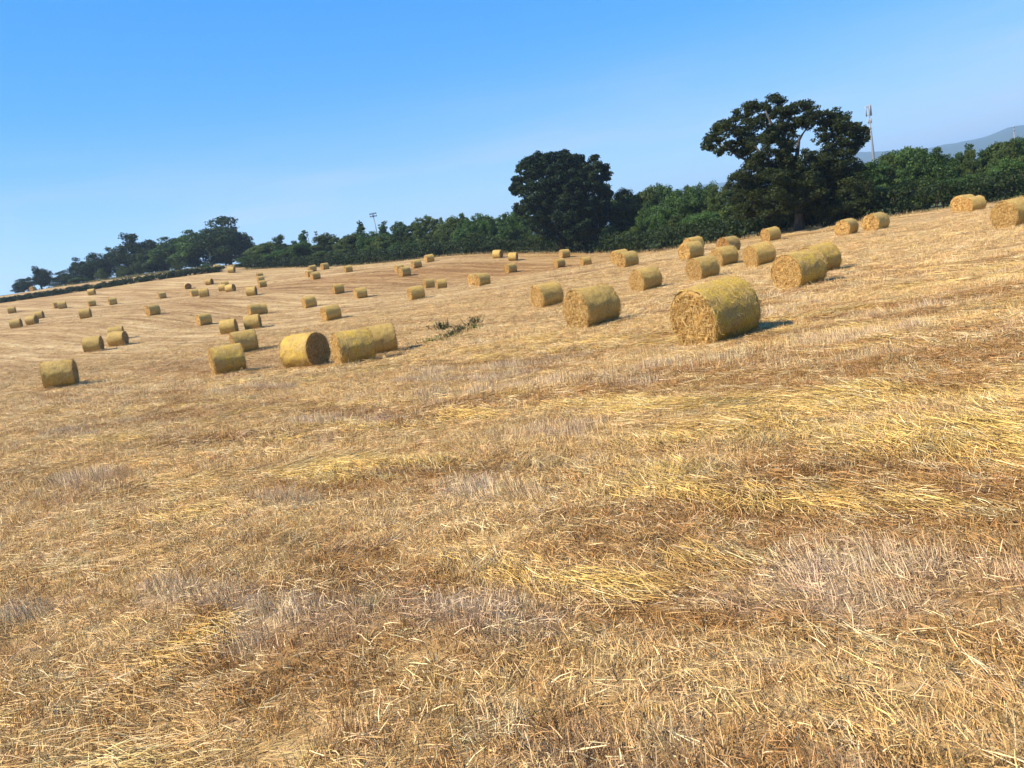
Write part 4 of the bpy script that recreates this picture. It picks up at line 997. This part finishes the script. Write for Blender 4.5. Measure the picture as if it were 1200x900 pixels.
# ------------------------------------------------------------------ phone mast and floodlight poles beyond the trees
def phone_mast(px, ytop, d):
    top = at_depth(px, ytop, d); gz = float(height(top[0], top[1])) - .3; h = top[2] - gz
    root = bpy.data.objects.new('phone_mast', None); COL.objects.link(root); root.location = (top[0], top[1], gz)
    def part(nm, b, mt, sm=False, par=None):
        me = b.mesh(nm, sm); me.materials.append(mt); return ob(nm, me, None, par or root)
    part('pole', MB().tube([(0, 0, 0), (0, 0, h * .45), (0, 0, h - 9.0), (0, 0, h - 8.8), (0, 0, h - .3)], [.5, .42, .32, .2, .16], 14), M_STEEL, True)
    for zz in (h - 3.6, h - .9):
        b = MB()
        b.tube([(.75 * math.cos(t), .75 * math.sin(t), zz) for t in np.linspace(0, 2 * math.pi, 13)], [.06] * 13, 6)
        for k in range(3):
            t = 2.1 * k + .4; b.tube([(0, 0, zz), (.75 * math.cos(t), .75 * math.sin(t), zz)], [.06, .06], 6)
        ring = part('antenna_ring', b, M_STEEL)
    for k in range(3):
        t = 2.1 * k + .4
        part('antenna', MB().box((.92 * math.cos(t), .92 * math.sin(t), h - 2.1), (.34, .34, 3.6), Matrix.Rotation(t, 3, 'Z')), M_PANEL, par=ring)
        part('radio_unit', MB().box((.5 * math.cos(t + .5), .5 * math.sin(t + .5), h - 5.6), (.4, .3, 1.5), Matrix.Rotation(t, 3, 'Z')), M_PANEL)
    b = MB().tube([(.45 * math.cos(t), .45 * math.sin(t), h - 8.0) for t in np.linspace(0, 2 * math.pi, 13)], [.09] * 13, 6)
    part('cable_collar', b, M_STEEL)
    return tag(root, 'grey phone mast with antenna panels rising beyond the right side of the oak', 'mast')
phone_mast(1017.5, 122, 260)
def floodlight(px, ytop, d, wide, n, label):
    top = at_depth(px, ytop, d); gz = float(height(top[0], top[1])) - .5; h = top[2] - gz
    root = bpy.data.objects.new('floodlight_pole', None); COL.objects.link(root); root.location = (top[0], top[1], gz)
    def part(nm, b, mt, sm=False, par=None):
        me = b.mesh(nm, sm); me.materials.append(mt); return ob(nm, me, None, par or root)
    part('pole', MB().tube([(0, 0, 0), (0, 0, h * .5), (0, 0, h)], [.30, .24, .16], 10), M_STEEL, True)
    upper = part('crossarm', MB().tube([(-wide / 2, 0, h), (wide / 2, 0, h)], [.12, .12], 6), M_STEEL)
    lower = part('crossarm', MB().tube([(-wide / 2, 0, h - 1.1), (wide / 2, 0, h - 1.1)], [.10, .10], 6), M_STEEL)
    for k in range(n):
        x = -wide / 2 + wide * (k + .5) / n
        for zz, arm in ((h + .1, upper), (h - 1.0, lower)):
            part('lamp', MB().box((x, -.25, zz), (wide / n * .62, .4, .62), Matrix.Rotation(.5, 3, 'X')), M_LENS, par=arm)
    return tag(root, label, 'floodlight', 'sports floodlights beyond the tree belt')
floodlight(437, 250.5, 330, 3.2, 4, 'tall floodlight pole with wide lamp head above the belt trees')
floodlight(370, 272, 340, 1.5, 2, 'shorter floodlight pole in the skyline gap right of the spiky tree')
floodlight(359.5, 272.5, 345, 1.4, 2, 'floodlight head just peeping over the spiky-topped tree')
floodlight(1188, 149.5, 300, .5, 1, 'slim pole against the hills near the right edge of the photo')

# ------------------------------------------------------------------ air
def build_haze():
    mt, n, l = nodes('air')
    out = n.new('ShaderNodeOutputMaterial'); v = n.new('ShaderNodeVolumePrincipled')
    v.inputs['Color'].default_value = (0.55, 0.76, 1.0, 1); v.inputs['Density'].default_value = 0.00019; v.inputs['Anisotropy'].default_value = 0.2
    l.new(v.outputs[0], out.inputs['Volume'])
    b = MB().box((0, 0, 0), (1, 1, 1)); b.v = [Vector((q.x * 26000, q.y * 26000, -24 + (q.z + .5) * 360)) for q in b.v]
    me = b.mesh('haze'); me.materials.append(mt); o = ob('haze', me); tag(o, 'thin blue summer haze in the air', 'haze', kind='stuff')
build_haze()
